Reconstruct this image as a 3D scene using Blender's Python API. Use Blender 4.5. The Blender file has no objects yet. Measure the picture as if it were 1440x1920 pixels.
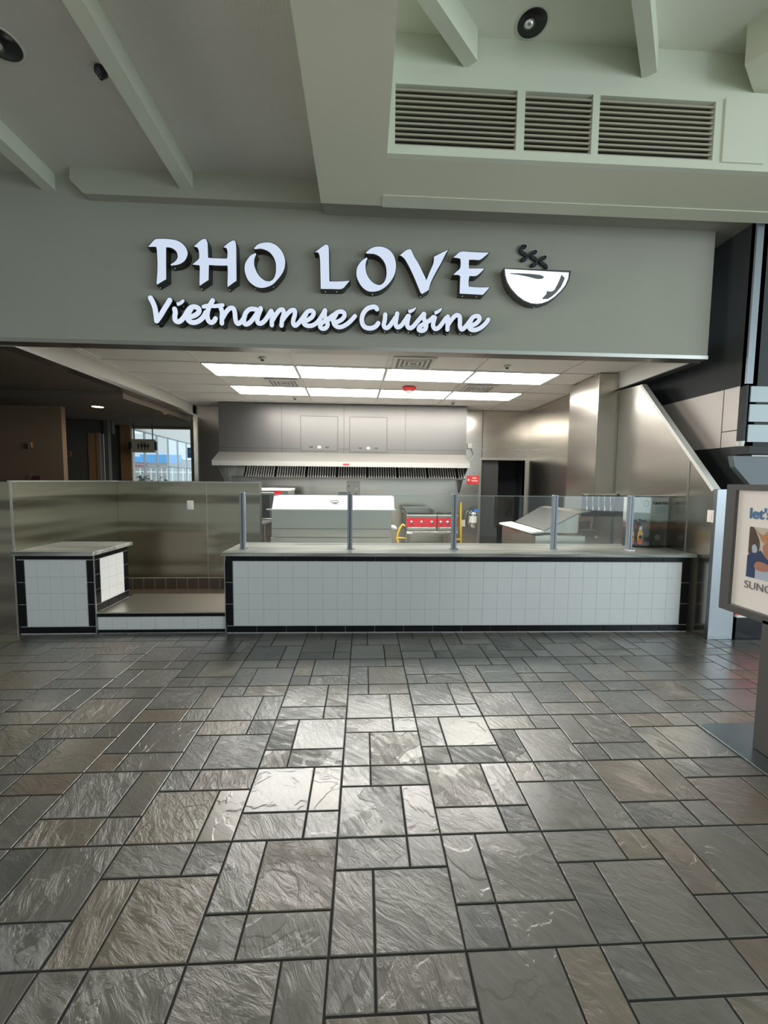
import bpy, math, random
from mathutils import Vector, Matrix
from mathutils.geometry import tessellate_polygon

random.seed(7)
scene = bpy.context.scene
COL = scene.collection

# ------------------------------------------------------------------ camera
FPX, PITCH, YAW, ROLL, EYE = 776.25, 0.0751, 0.0500, 0.0099, 1.6
cy, sy, cp, sp, cr, sr = math.cos(YAW), math.sin(YAW), math.cos(PITCH), math.sin(PITCH), math.cos(ROLL), math.sin(ROLL)
fwd = Vector((sy * cp, cy * cp, -sp))
rt = Vector((cy, -sy, 0))
dn = -(rt.cross(fwd))
ax = cr * rt - sr * dn
ay = fwd.cross(ax)
if ay.z > 0:
    ay = -ay
cam_data = bpy.data.cameras.new('camera')
cam = bpy.data.objects.new('camera', cam_data)
COL.objects.link(cam)
cam_data.sensor_fit = 'VERTICAL'
cam_data.sensor_height = 32
cam_data.sensor_width = 24
cam_data.lens = FPX / 1920 * 32
cam_data.clip_start = 0.05
cam_data.clip_end = 300
m = Matrix((ax, -ay, -fwd)).transposed().to_4x4()
m.translation = Vector((0, 0, EYE))
cam.matrix_world = m
scene.camera = cam

# ------------------------------------------------------------------ world, exposure
scene.view_settings.view_transform = 'Standard'
scene.view_settings.look = 'None'
scene.view_settings.gamma = 1
scene.view_settings.exposure = 0.0
scene.view_settings.use_curve_mapping = False
PANEL_STRENGTH = 18.0
world = bpy.data.worlds.new('world')
scene.world = world
world.use_nodes = True
wn, wl = world.node_tree.nodes, world.node_tree.links
bg = wn['Background']
tc = wn.new('ShaderNodeTexCoord')
dotn = wn.new('ShaderNodeVectorMath'); dotn.operation = 'DOT_PRODUCT'
dotn.inputs[1].default_value = (0.75, -0.35, 0.55)      # the mall's daylight comes in from the right and above
wl.new(tc.outputs['Generated'], dotn.inputs[0])
wr = wn.new('ShaderNodeValToRGB')
wr.color_ramp.elements[0].position = 0.0
wr.color_ramp.elements[0].color = (0.11, 0.106, 0.095, 1)
wr.color_ramp.elements[1].position = 1.0
wr.color_ramp.elements[1].color = (1.05, 1.25, 1.32, 1)
e = wr.color_ramp.elements.new(0.5); e.color = (0.42, 0.45, 0.43, 1)
mr = wn.new('ShaderNodeMapRange')
mr.inputs['From Min'].default_value = -1; mr.inputs['From Max'].default_value = 1
wl.new(dotn.outputs['Value'], mr.inputs['Value'])
wl.new(mr.outputs['Result'], wr.inputs['Fac'])
wl.new(wr.outputs['Color'], bg.inputs['Color'])
bg.inputs['Strength'].default_value = 1.0


def area(name, loc, rot, sx, sy_, power, color, spread=180):
    d = bpy.data.lights.new(name, 'AREA')
    d.shape = 'RECTANGLE'; d.size = sx; d.size_y = sy_; d.energy = power; d.color = color
    d.spread = math.radians(spread)
    o = bpy.data.objects.new(name, d); COL.objects.link(o)
    o.location = loc; o.rotation_euler = rot
    return o


# daylight from the mall's tall glazing behind the viewer
area('mall_daylight', (9.0, -3.0, 2.6), (math.radians(92), 0, math.radians(50)), 6, 3.8, 330, (0.82, 0.94, 1.0))


area('poster_fill', (-7.5, 0.5, 2.2), (math.radians(90), 0, math.radians(-83)), 3, 1.4, 30, (1.0, 0.95, 0.88), 50)  # added fill lamp from the left, only to brighten the poster

# ------------------------------------------------------------------ pixel to place
CAM = Vector((0, 0, EYE))
def ray(px, py):
    return ax * ((px - 720) / FPX) + ay * ((py - 960) / FPX) + fwd
def atz(px, py, z):
    d = ray(px, py); return CAM + d * ((z - EYE) / d.z)
def aty(px, py, y):
    d = ray(px, py); return CAM + d * (y / d.y)
def atx(px, py, x):
    d = ray(px, py); return CAM + d * (x / d.x)


# ------------------------------------------------------------------ materials
def newmat(name):
    mt = bpy.data.materials.new(name); mt.use_nodes = True
    return mt, mt.node_tree.nodes, mt.node_tree.links, mt.node_tree.nodes['Principled BSDF']

def mat(name, col, rough=0.5, metal=0.0, emit=None, estr=0.0, var=0.0, vscale=4.0, bump=0.0, bscale=20.0, spec=0.5, stretch=None):
    mt, n, l, b = newmat(name)
    b.inputs['Base Color'].default_value = (*col, 1)
    b.inputs['Roughness'].default_value = rough
    b.inputs['Metallic'].default_value = metal
    b.inputs['Specular IOR Level'].default_value = spec
    if emit:
        b.inputs['Emission Color'].default_value = (*emit, 1)
        b.inputs['Emission Strength'].default_value = estr
    t = None
    if var or bump:
        t = n.new('ShaderNodeTexCoord'); src = t.outputs['Object']
        if stretch:
            mp = n.new('ShaderNodeMapping'); mp.inputs['Scale'].default_value = stretch
            l.new(src, mp.inputs['Vector']); src = mp.outputs['Vector']
    if var:
        no = n.new('ShaderNodeTexNoise'); no.inputs['Scale'].default_value = vscale; no.inputs['Detail'].default_value = 5
        l.new(src, no.inputs['Vector'])
        mx = n.new('ShaderNodeMixRGB'); mx.blend_type = 'MIX'
        mx.inputs['Color1'].default_value = (*[c * (1 - var) for c in col], 1)
        mx.inputs['Color2'].default_value = (*[min(1, c * (1 + var)) for c in col], 1)
        l.new(no.outputs['Fac'], mx.inputs['Fac']); l.new(mx.outputs['Color'], b.inputs['Base Color'])
    if bump:
        nb = n.new('ShaderNodeTexNoise'); nb.inputs['Scale'].default_value = bscale; nb.inputs['Detail'].default_value = 4
        l.new(src, nb.inputs['Vector'])
        bp = n.new('ShaderNodeBump'); bp.inputs['Strength'].default_value = bump; bp.inputs['Distance'].default_value = 0.02
        l.new(nb.outputs['Fac'], bp.inputs['Height']); l.new(bp.outputs['Normal'], b.inputs['Normal'])
    return mt

def steel(name, col=(0.50, 0.49, 0.45), rough=0.28, wave=0.08, stretch=(0.6, 0.6, 1.6), smear=0.04, bs=1.6):
    """sheet stainless: soft dents that bend reflections into bands, fine brushing in the roughness"""
    mt, n, l, b = newmat(name)
    b.inputs['Base Color'].default_value = (*col, 1)
    b.inputs['Metallic'].default_value = 1.0
    t = n.new('ShaderNodeTexCoord')
    mp = n.new('ShaderNodeMapping'); mp.inputs['Scale'].default_value = stretch
    l.new(t.outputs['Object'], mp.inputs['Vector'])
    nb = n.new('ShaderNodeTexNoise'); nb.inputs['Scale'].default_value = bs; nb.inputs['Detail'].default_value = 0.5
    l.new(mp.outputs['Vector'], nb.inputs['Vector'])
    bp = n.new('ShaderNodeBump'); bp.inputs['Strength'].default_value = wave; bp.inputs['Distance'].default_value = 0.12
    l.new(nb.outputs['Fac'], bp.inputs['Height']); l.new(bp.outputs['Normal'], b.inputs['Normal'])
    b.inputs['Roughness'].default_value = rough
    return mt

M = {}
M['steel'] = steel('stainless_sheet')
M['steel_soft'] = steel('stainless_brushed', rough=0.36, wave=0.08)
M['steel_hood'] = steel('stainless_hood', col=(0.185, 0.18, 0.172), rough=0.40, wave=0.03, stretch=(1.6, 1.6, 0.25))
M['steel_lip_lit'] = steel('hood_ledge_lit_steel', col=(0.50, 0.49, 0.46), rough=0.55, wave=0.02, smear=0.02)  # lighter copy of hood steel: lamp light on the ledge put into colour
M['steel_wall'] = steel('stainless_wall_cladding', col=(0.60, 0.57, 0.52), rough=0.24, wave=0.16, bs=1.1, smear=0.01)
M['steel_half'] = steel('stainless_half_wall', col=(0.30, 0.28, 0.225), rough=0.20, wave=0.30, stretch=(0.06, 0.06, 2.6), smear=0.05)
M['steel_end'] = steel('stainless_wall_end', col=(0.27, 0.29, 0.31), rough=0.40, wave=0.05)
M['steel_top'] = steel('satin_platform_steel', col=(0.60, 0.56, 0.48), rough=0.34, wave=0.03)
M['baffle'] = mat('bright_filter_baffle', (0.75, 0.74, 0.70), 0.45, 0.3)
M['signpanel'] = mat('tan_sign_panel', (0.24, 0.21, 0.16), 0.6)
M['trim_steel'] = steel('steel_edge_trim', col=(0.48, 0.48, 0.46), rough=0.30, wave=0.02)
M['alu'] = mat('satin_grey_post', (0.27, 0.30, 0.34), 0.42, 0.25)
M['fascia'] = mat('taupe_green_paint', (0.365, 0.365, 0.31), 0.75, var=0.05, vscale=2, bump=0.04, bscale=160)
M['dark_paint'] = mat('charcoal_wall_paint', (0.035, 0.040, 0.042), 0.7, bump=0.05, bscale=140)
M['cream'] = mat('sage_cream_paint', (0.65, 0.66, 0.52), 0.7, bump=0.03, bscale=140)
M['rib'] = mat('pale_sage_paint', (0.68, 0.71, 0.59), 0.65)
M['plaster_l'] = mat('grey_ribbed_wallcovering', (0.66, 0.645, 0.575), 0.85, bump=0.35, bscale=60, stretch=(4, 0.6, 1))
M['plaster_r'] = mat('light_grey_ceiling_board', (0.78, 0.79, 0.68), 0.85, bump=0.1, bscale=90)
M['louver'] = mat('beige_louver_slat', (0.42, 0.39, 0.30), 0.6)
M['soffit'] = mat('dull_sage_soffit_paint', (0.42, 0.42, 0.34), 0.75)
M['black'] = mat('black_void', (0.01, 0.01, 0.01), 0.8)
M['white_tile'] = mat('white_glazed_tile', (0.67, 0.68, 0.68), 0.28, var=0.02, vscale=3)
M['grout'] = mat('light_grey_grout', (0.64, 0.65, 0.64), 0.6)
M['grout_d'] = mat('grey_grout_lines', (0.30, 0.29, 0.27), 0.9)
M['black_tile'] = mat('black_glazed_tile', (0.006, 0.006, 0.008), 0.25, spec=0.2)
M['brown_tile'] = mat('brown_quarry_tile', (0.10, 0.075, 0.055), 0.35, var=0.25, vscale=6)
M['quarry'] = mat('kitchen_quarry_floor', (0.20, 0.16, 0.13), 0.5, var=0.2, vscale=5)
M['panel'] = mat('light_diffuser', (0.9, 0.9, 0.9), 0.4, emit=(1.0, 0.965, 0.91), estr=PANEL_STRENGTH)
M['ceil_tile'] = mat('white_ceiling_tile', (0.66, 0.65, 0.61), 0.85, bump=0.05, bscale=120)
M['beam'] = mat('beige_soffit_cladding', (0.50, 0.475, 0.42), 0.4)
M['grid'] = mat('white_ceiling_grid', (0.60, 0.59, 0.56), 0.5)
M['white'] = mat('white_enamel', (0.82, 0.82, 0.79), 0.4)
M['whiteplastic'] = mat('white_plastic', (0.85, 0.85, 0.84), 0.4)
M['face'] = mat('lit_letter_face', (0.25, 0.27, 0.3), 0.4, emit=(0.66, 0.75, 0.93), estr=0.80)
M['face3'] = mat('lit_script_face', (0.08, 0.08, 0.08), 0.5, emit=(0.74, 0.83, 0.97), estr=0.86, spec=0.1)
M['return'] = mat('dark_bronze_letter_side', (0.035, 0.033, 0.030), 0.35, 0.3)
M['bowl_side'] = mat('grey_metal_bowl_side', (0.10, 0.10, 0.095), 0.4, 0.4)
M['swoosh'] = mat('grey_film_on_bowl_face', (0.16, 0.16, 0.16), 0.5)
M['steam'] = mat('charcoal_steam_stroke', (0.028, 0.030, 0.036), 0.5)
M['red'] = mat('red_enamel', (0.62, 0.02, 0.035), 0.35)
M['redsign'] = mat('red_placard', (0.75, 0.05, 0.05), 0.5)
M['yellow'] = mat('yellow_gas_pipe', (0.80, 0.55, 0.06), 0.4)
M['blackp'] = mat('black_plastic', (0.015, 0.015, 0.017), 0.35)
M['darkmetal'] = mat('dark_metal', (0.10, 0.10, 0.10), 0.4, 0.8)
M['cast'] = mat('cast_iron', (0.03, 0.03, 0.03), 0.6, 0.3)
M['chrome'] = mat('chrome', (0.8, 0.8, 0.8), 0.1, 1.0)
M['blue'] = mat('blue_plastic', (0.05, 0.2, 0.75), 0.4)
M['frame'] = mat('graphite_poster_frame', (0.095, 0.092, 0.088), 0.5)
M['paper'] = mat('pinkish_white_paper', (0.90, 0.83, 0.79), 0.5)
M['ink_blue'] = mat('blue_ink', (0.07, 0.19, 0.38), 0.6)
M['ink_grey'] = mat('grey_ink', (0.20, 0.19, 0.20), 0.6)
M['plate'] = mat('grey_steel_base_plate', (0.13, 0.155, 0.16), 0.25, 0.6)
M['brownwall'] = mat('tan_hall_paint', (0.17, 0.115, 0.07), 0.8, var=0.04)
M['greywall'] = mat('grey_hall_paint', (0.06, 0.055, 0.048), 0.8)
M['hallceil'] = mat('hall_ceiling_paint', (0.12, 0.095, 0.07), 0.9)
M['brownwood'] = mat('brown_door_wood', (0.20, 0.11, 0.05), 0.5, var=0.2, vscale=8, stretch=(6, 6, 0.4))
M['mullion'] = mat('grey_window_mullion', (0.42, 0.45, 0.48), 0.4, 0.3)
M['leaf'] = mat('dark_green_leaf', (0.05, 0.09, 0.04), 0.5, var=0.5, vscale=20)
M['fac_white'] = mat('glowing_white_shopfront', (0.75, 0.78, 0.80), 0.6, emit=(0.75, 0.85, 0.95), estr=0.42)  # daylight on the white front is painted in as glow
M['fac_blue'] = mat('glowing_blue_shopfront', (0.05, 0.30, 0.70), 0.5, emit=(0.10, 0.38, 0.80), estr=0.62)  # blue band glows in place of outdoor daylight
M['fac_red'] = mat('glowing_maroon_shopfront', (0.35, 0.05, 0.10), 0.5, emit=(0.35, 0.06, 0.12), estr=0.3)  # maroon strip, its daylight added as emission
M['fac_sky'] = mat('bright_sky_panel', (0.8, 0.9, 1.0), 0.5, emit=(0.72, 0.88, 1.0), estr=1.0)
M['fac_grey'] = mat('glowing_grey_shopfront', (0.32, 0.34, 0.36), 0.4, emit=(0.4, 0.42, 0.45), estr=0.30)  # ground floor front, glow stands in for street daylight
M['maroon'] = mat('dark_maroon_plastic', (0.08, 0.02, 0.03), 0.5)
M['warm'] = mat('warm_downlight_lens', (0.9, 0.7, 0.4), 0.4, emit=(1.0, 0.68, 0.32), estr=9)
M['frosted'] = mat('pale_blue_menu_glass', (0.33, 0.42, 0.44), 0.25)
M['greyblue'] = mat('slate_blue_bulkhead', (0.13, 0.155, 0.17), 0.5, var=0.15, vscale=3)
M['pinkwhite'] = mat('white_wall_panel', (0.72, 0.66, 0.62), 0.45, var=0.04, vscale=5)

def glass():
    mt = bpy.data.materials.new('clear_guard_glass'); mt.use_nodes = True
    n, l = mt.node_tree.nodes, mt.node_tree.links
    n.remove(n['Principled BSDF'])
    tr = n.new('ShaderNodeBsdfTransparent'); tr.inputs['Color'].default_value = (0.93, 0.96, 0.95, 1)
    gl = n.new('ShaderNodeBsdfGlossy'); gl.inputs['Roughness'].default_value = 0.03
    lw = n.new('ShaderNodeLayerWeight'); lw.inputs['Blend'].default_value = 0.5
    pw = n.new('ShaderNodeMath'); pw.operation = 'POWER'; pw.inputs[1].default_value = 5
    ma = n.new('ShaderNodeMath'); ma.operation = 'MULTIPLY_ADD'; ma.inputs[1].default_value = .9; ma.inputs[2].default_value = .03
    l.new(lw.outputs['Facing'], pw.inputs[0]); l.new(pw.outputs[0], ma.inputs[0])
    mx = n.new('ShaderNodeMixShader')
    l.new(ma.outputs[0], mx.inputs['Fac'])
    l.new(tr.outputs[0], mx.inputs[1]); l.new(gl.outputs[0], mx.inputs[2])
    l.new(mx.outputs[0], n['Material Output'].inputs['Surface'])
    return mt
M['glass'] = glass()
M['glass_edge'] = mat('glass_pane_edge', (0.45, 0.55, 0.53), 0.15)

def granite():
    mt, n, l, b = newmat('grey_veined_stone')
    t = n.new('ShaderNodeTexCoord')
    mp = n.new('ShaderNodeMapping'); mp.inputs['Scale'].default_value = (0.35, 4.5, 4.5)
    l.new(t.outputs['Object'], mp.inputs['Vector'])
    a = n.new('ShaderNodeTexNoise'); a.inputs['Scale'].default_value = 3; a.inputs['Detail'].default_value = 8; a.inputs['Distortion'].default_value = 1.0
    l.new(mp.outputs['Vector'], a.inputs['Vector'])
    r = n.new('ShaderNodeValToRGB')
    r.color_ramp.elements[0].position = 0.3; r.color_ramp.elements[0].color = (0.11, 0.115, 0.105, 1)
    r.color_ramp.elements[1].position = 0.72; r.color_ramp.elements[1].color = (0.46, 0.46, 0.42, 1)
    l.new(a.outputs['Fac'], r.inputs['Fac']); l.new(r.outputs['Color'], b.inputs['Base Color'])
    b.inputs['Roughness'].default_value = 0.3
    return mt
M['stone'] = granite()

def slate():
    """slate pavers: every paver carries a random colour attribute that shifts its tint and its cleft pattern"""
    mt, n, l, b = newmat('slate_paver')
    at = n.new('ShaderNodeAttribute'); at.attribute_name = 'paver'
    sep = n.new('ShaderNodeSeparateColor'); l.new(at.outputs['Color'], sep.inputs['Color'])
    geo = n.new('ShaderNodeTexCoord')
    off = n.new('ShaderNodeVectorMath'); off.operation = 'MULTIPLY_ADD'
    off.inputs[1].default_value = (37, 53, 71)
    l.new(at.outputs['Color'], off.inputs[0]); l.new(geo.outputs['Object'], off.inputs[2])
    rot = n.new('ShaderNodeVectorRotate'); rot.rotation_type = 'Z_AXIS'
    ang = n.new('ShaderNodeMath'); ang.operation = 'MULTIPLY_ADD'; ang.inputs[1].default_value = 1.0; ang.inputs[2].default_value = 0.35
    l.new(sep.outputs['Green'], ang.inputs[0]); l.new(ang.outputs[0], rot.inputs['Angle'])
    l.new(off.outputs[0], rot.inputs['Vector'])
    mp = n.new('ShaderNodeMapping'); mp.inputs['Scale'].default_value = (1.0, 3.2, 1.0)
    l.new(rot.outputs[0], mp.inputs['Vector'])
    # cleft ridges
    n1 = n.new('ShaderNodeTexNoise'); n1.inputs['Scale'].default_value = 9; n1.inputs['Detail'].default_value = 7; n1.inputs['Roughness'].default_value = 0.62; n1.inputs['Distortion'].default_value = 0.9
    l.new(mp.outputs[0], n1.inputs['Vector'])
    # broad flakes: terraced steps
    n2 = n.new('ShaderNodeTexNoise'); n2.inputs['Scale'].default_value = 3.2; n2.inputs['Detail'].default_value = 5; n2.inputs['Distortion'].default_value = 0.5
    l.new(off.outputs[0], n2.inputs['Vector'])
    st = n.new('ShaderNodeValToRGB'); st.color_ramp.interpolation = 'LINEAR'
    st.color_ramp.elements[0].position = 0.44; st.color_ramp.elements[0].color = (0, 0, 0, 1)
    st.color_ramp.elements[1].position = 0.47; st.color_ramp.elements[1].color = (0.5, 0.5, 0.5, 1)
    for p_, v_ in ((0.55, 0.5), (0.57, 1.0)):
        e_ = st.color_ramp.elements.new(p_); e_.color = (v_, v_, v_, 1)
    l.new(n2.outputs['Fac'], st.inputs['Fac'])
    # ridges only on the rough part of each paver, weighted by its own random value
    rw = n.new('ShaderNodeMath'); rw.operation = 'MULTIPLY_ADD'; rw.inputs[1].default_value = 1.1; rw.inputs[2].default_value = 0.0
    l.new(sep.outputs['Blue'], rw.inputs[0])
    inv = n.new('ShaderNodeMapRange'); inv.inputs['To Min'].default_value = 1.0; inv.inputs['To Max'].default_value = 0.25
    l.new(st.outputs['Color'], inv.inputs['Value'])
    w2 = n.new('ShaderNodeMath'); w2.operation = 'MULTIPLY'; l.new(rw.outputs[0], w2.inputs[0]); l.new(inv.outputs[0], w2.inputs[1])
    h1 = n.new('ShaderNodeMath'); h1.operation = 'MULTIPLY'; l.new(n1.outputs['Fac'], h1.inputs[0]); l.new(w2.outputs[0], h1.inputs[1])
    h2 = n.new('ShaderNodeMath'); h2.operation = 'MULTIPLY_ADD'; h2.inputs[1].default_value = 0.16
    l.new(st.outputs['Color'], h2.inputs[0]); l.new(h1.outputs[0], h2.inputs[2])
    bp = n.new('ShaderNodeBump'); bp.inputs['Strength'].default_value = 0.9; bp.inputs['Distance'].default_value = 0.018
    l.new(h2.outputs[0], bp.inputs['Height']); l.new(bp.outputs['Normal'], b.inputs['Normal'])
    # colour
    cr_ = n.new('ShaderNodeValToRGB')
    cols = [(0.0, (0.084, 0.084, 0.077)), (0.25, (0.115, 0.115, 0.102)), (0.5, (0.147, 0.136, 0.113)), (0.72, (0.131, 0.125, 0.107)), (0.9, (0.171, 0.141, 0.102)), (1.0, (0.131, 0.099, 0.073))]
    cr_.color_ramp.elements[0].color = (*cols[0][1], 1); cr_.color_ramp.elements[1].color = (*cols[-1][1], 1)
    for p_, c_ in cols[1:-1]:
        e_ = cr_.color_ramp.elements.new(p_); e_.color = (*c_, 1)
    l.new(sep.outputs['Red'], cr_.inputs['Fac'])
    mm = n.new('ShaderNodeMixRGB'); mm.blend_type = 'MULTIPLY'; mm.inputs['Fac'].default_value = 0.55
    cr2 = n.new('ShaderNodeValToRGB'); cr2.color_ramp.elements[0].position = 0.3; cr2.color_ramp.elements[0].color = (0.55, 0.53, 0.5, 1)
    cr2.color_ramp.elements[1].position = 0.7; cr2.color_ramp.elements[1].color = (1.25, 1.25, 1.25, 1)
    l.new(n1.outputs['Fac'], cr2.inputs['Fac'])
    l.new(cr_.outputs['Color'], mm.inputs['Color1']); l.new(cr2.outputs['Color'], mm.inputs['Color2'])
    l.new(mm.outputs['Color'], b.inputs['Base Color'])
    ro = n.new('ShaderNodeMapRange'); ro.inputs['To Min'].default_value = 0.30; ro.inputs['To Max'].default_value = 0.46
    l.new(n1.outputs['Fac'], ro.inputs['Value']); l.new(ro.outputs[0], b.inputs['Roughness'])
    b.inputs['Specular IOR Level'].default_value = 0.7
    b.inputs['Coat Weight'].default_value = 1.0; b.inputs['Coat IOR'].default_value = 1.75; b.inputs['Coat Roughness'].default_value = 0.25
    l.new(bp.outputs['Normal'], b.inputs['Coat Normal'])
    return mt
M['slate'] = slate()
M['floor_grout'] = mat('dark_floor_grout', (0.022, 0.020, 0.019), 0.8)

# ------------------------------------------------------------------ mesh building
class MB:
    def __init__(s): s.v = []; s.f = []; s.smooth = []
    def add(s, vs, fs, sm=False):
        o = len(s.v); s.v += [Vector(v) for v in vs]
        for f in fs: s.f.append([i + o for i in f]); s.smooth.append(sm)
        return s
    def hexa(s, b, t):      # bottom ring of 4 (ccw from above), top ring of 4
        return s.add(list(b) + list(t), [(3, 2, 1, 0), (4, 5, 6, 7), (0, 1, 5, 4), (1, 2, 6, 5), (2, 3, 7, 6), (3, 0, 4, 7)])
    def box(s, x0, x1, y0, y1, z0, z1, bev=0.0):
        if x0 > x1: x0, x1 = x1, x0
        if y0 > y1: y0, y1 = y1, y0
        if z0 > z1: z0, z1 = z1, z0
        if bev <= 0:
            return s.hexa([(x0, y0, z0), (x1, y0, z0), (x1, y1, z0), (x0, y1, z0)], [(x0, y0, z1), (x1, y0, z1), (x1, y1, z1), (x0, y1, z1)])
        b = min(bev, (x1 - x0) / 2.2, (y1 - y0) / 2.2, (z1 - z0) / 2.2)
        V = []
        for z, i in ((z0, b), (z0 + b, 0), (z1 - b, 0), (z1, b)):
            V += [(x0 + i + (b if not i else 0), y0 + i, z), (x1 - i - (b if not i else 0), y0 + i, z), (x1 - i, y0 + i + (b if not i else 0), z), (x1 - i, y1 - i - (b if not i else 0), z),
                  (x1 - i - (b if not i else 0), y1 - i, z), (x0 + i + (b if not i else 0), y1 - i, z), (x0 + i, y1 - i - (b if not i else 0), z), (x0 + i, y0 + i + (b if not i else 0), z)]
        F = [tuple(range(7, -1, -1)), tuple(range(24, 32))]
        for k in range(3):
            for j in range(8):
                a = k * 8 + j; c = k * 8 + (j + 1) % 8
                F.append((a, c, c + 8, a + 8))
        return s.add(V, F)
    def prism(s, pts, d):   # planar outline (3-D points) pushed by vector d
        d = Vector(d); n = len(pts); P = [Vector(p) for p in pts]
        tri = tessellate_polygon([P])
        fs = [tuple(t) for t in tri] + [tuple(i + n for i in reversed(t)) for t in tri]
        fs += [(i, (i + 1) % n, (i + 1) % n + n, i + n) for i in range(n)]
        return s.add(P + [p + d for p in P], fs)
    def tube(s, pts, r, seg=10, caps=True):
        P = [Vector(p) for p in pts]; n = len(P)
        rs = r if isinstance(r, (list, tuple)) else [r] * n
        V = []; up = None
        for i, p in enumerate(P):
            t = (P[min(i + 1, n - 1)] - P[max(i - 1, 0)]).normalized()
            if up is None:
                up = t.orthogonal().normalized()
            else:
                up = (up - t * up.dot(t)).normalized()
            w = t.cross(up)
            for k in range(seg):
                a = 2 * math.pi * k / seg
                V.append(p + (up * math.cos(a) + w * math.sin(a)) * rs[i])
        F = [(i * seg + k, i * seg + (k + 1) % seg, (i + 1) * seg + (k + 1) % seg, (i + 1) * seg + k) for i in range(n - 1) for k in range(seg)]
        s.add(V, F, True)
        if caps:
            s.add(V[:seg], [tuple(range(seg - 1, -1, -1))]); s.add(V[-seg:], [tuple(range(seg))])
        return s
    def lathe(s, prof, c, seg=24, axis='Z'):
        V = []
        for r, h in prof:
            for k in range(seg):
                a = 2 * math.pi * k / seg; u, w = r * math.cos(a), r * math.sin(a)
                V.append(Vector(c) + (Vector((u, w, h)) if axis == 'Z' else Vector((u, h, w)) if axis == 'Y' else Vector((h, u, w))))
        F = [(i * seg + k, i * seg + (k + 1) % seg, (i + 1) * seg + (k + 1) % seg, (i + 1) * seg + k) for i in range(len(prof) - 1) for k in range(seg)]
        s.add(V, F, True)
        s.add(V[:seg], [tuple(range(seg - 1, -1, -1))]); s.add(V[-seg:], [tuple(range(seg))])
        return s

def link(name, mb, mt, parent=None, world=True):
    me = bpy.data.meshes.new(name)
    vs = mb.v
    if parent is not None and world:
        im = parent.matrix_basis.inverted(); vs = [im @ v for v in vs]
    me.from_pydata([tuple(v) for v in vs], [], mb.f)
    for p, sm in zip(me.polygons, mb.smooth): p.use_smooth = sm
    me.materials.append(M[mt]); me.update()
    import bmesh
    bm = bmesh.new(); bm.from_mesh(me); bmesh.ops.recalc_face_normals(bm, faces=bm.faces); bm.to_mesh(me); bm.free()
    o = bpy.data.objects.new(name, me); COL.objects.link(o)
    if parent is not None: o.parent = parent
    return o

def tag(o, label, cat, group=None, kind=None):
    if label: o['label'] = label
    if cat: o['category'] = cat
    if group: o['group'] = group
    if kind: o['kind'] = kind
    return o

def thing(name, label, cat, loc=(0, 0, 0), rz=0.0, group=None):
    o = bpy.data.objects.new(name, None); COL.objects.link(o)
    o.empty_display_size = 0.05
    o.location = loc; o.rotation_euler = (0, 0, rz)
    o.matrix_basis = Matrix.Translation(Vector(loc)) @ Matrix.Rotation(rz, 4, 'Z')
    return tag(o, label, cat, group)

def struct(name, mb, mt, label=None):
    o = link(name, mb, mt); o['kind'] = 'structure'
    if label: o['label'] = label
    return o

def text_mb(txt, size, origin, xdir, zdir, depth=0.002, bold=0.0, spacing=1.0):
    cu = bpy.data.curves.new('tmp_text', 'FONT'); cu.body = txt; cu.size = size; cu.extrude = depth; cu.offset = bold; cu.space_character = spacing
    o = bpy.data.objects.new('tmp_text', cu); COL.objects.link(o)
    dg = bpy.context.evaluated_depsgraph_get()
    me = bpy.data.meshes.new_from_object(o.evaluated_get(dg))
    x = Vector(xdir).normalized(); z = Vector(zdir).normalized(); nn = x.cross(z)
    mb = MB(); mb.add([Vector(origin) + x * v.co.x + z * v.co.y + nn * v.co.z for v in me.vertices], [tuple(p.vertices) for p in me.polygons])
    bpy.data.objects.remove(o); bpy.data.curves.remove(cu); bpy.data.meshes.remove(me)
    return mb

# ================================================================== THE SETTING
F = 4.30          # front of the shop: fascia, counter line
XL, XR = -3.50, 3.55
YB = 8.9          # back wall of the kitchen
ZC = 3.12         # kitchen ceiling
ZH = 2.915        # underside of fascia

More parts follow.
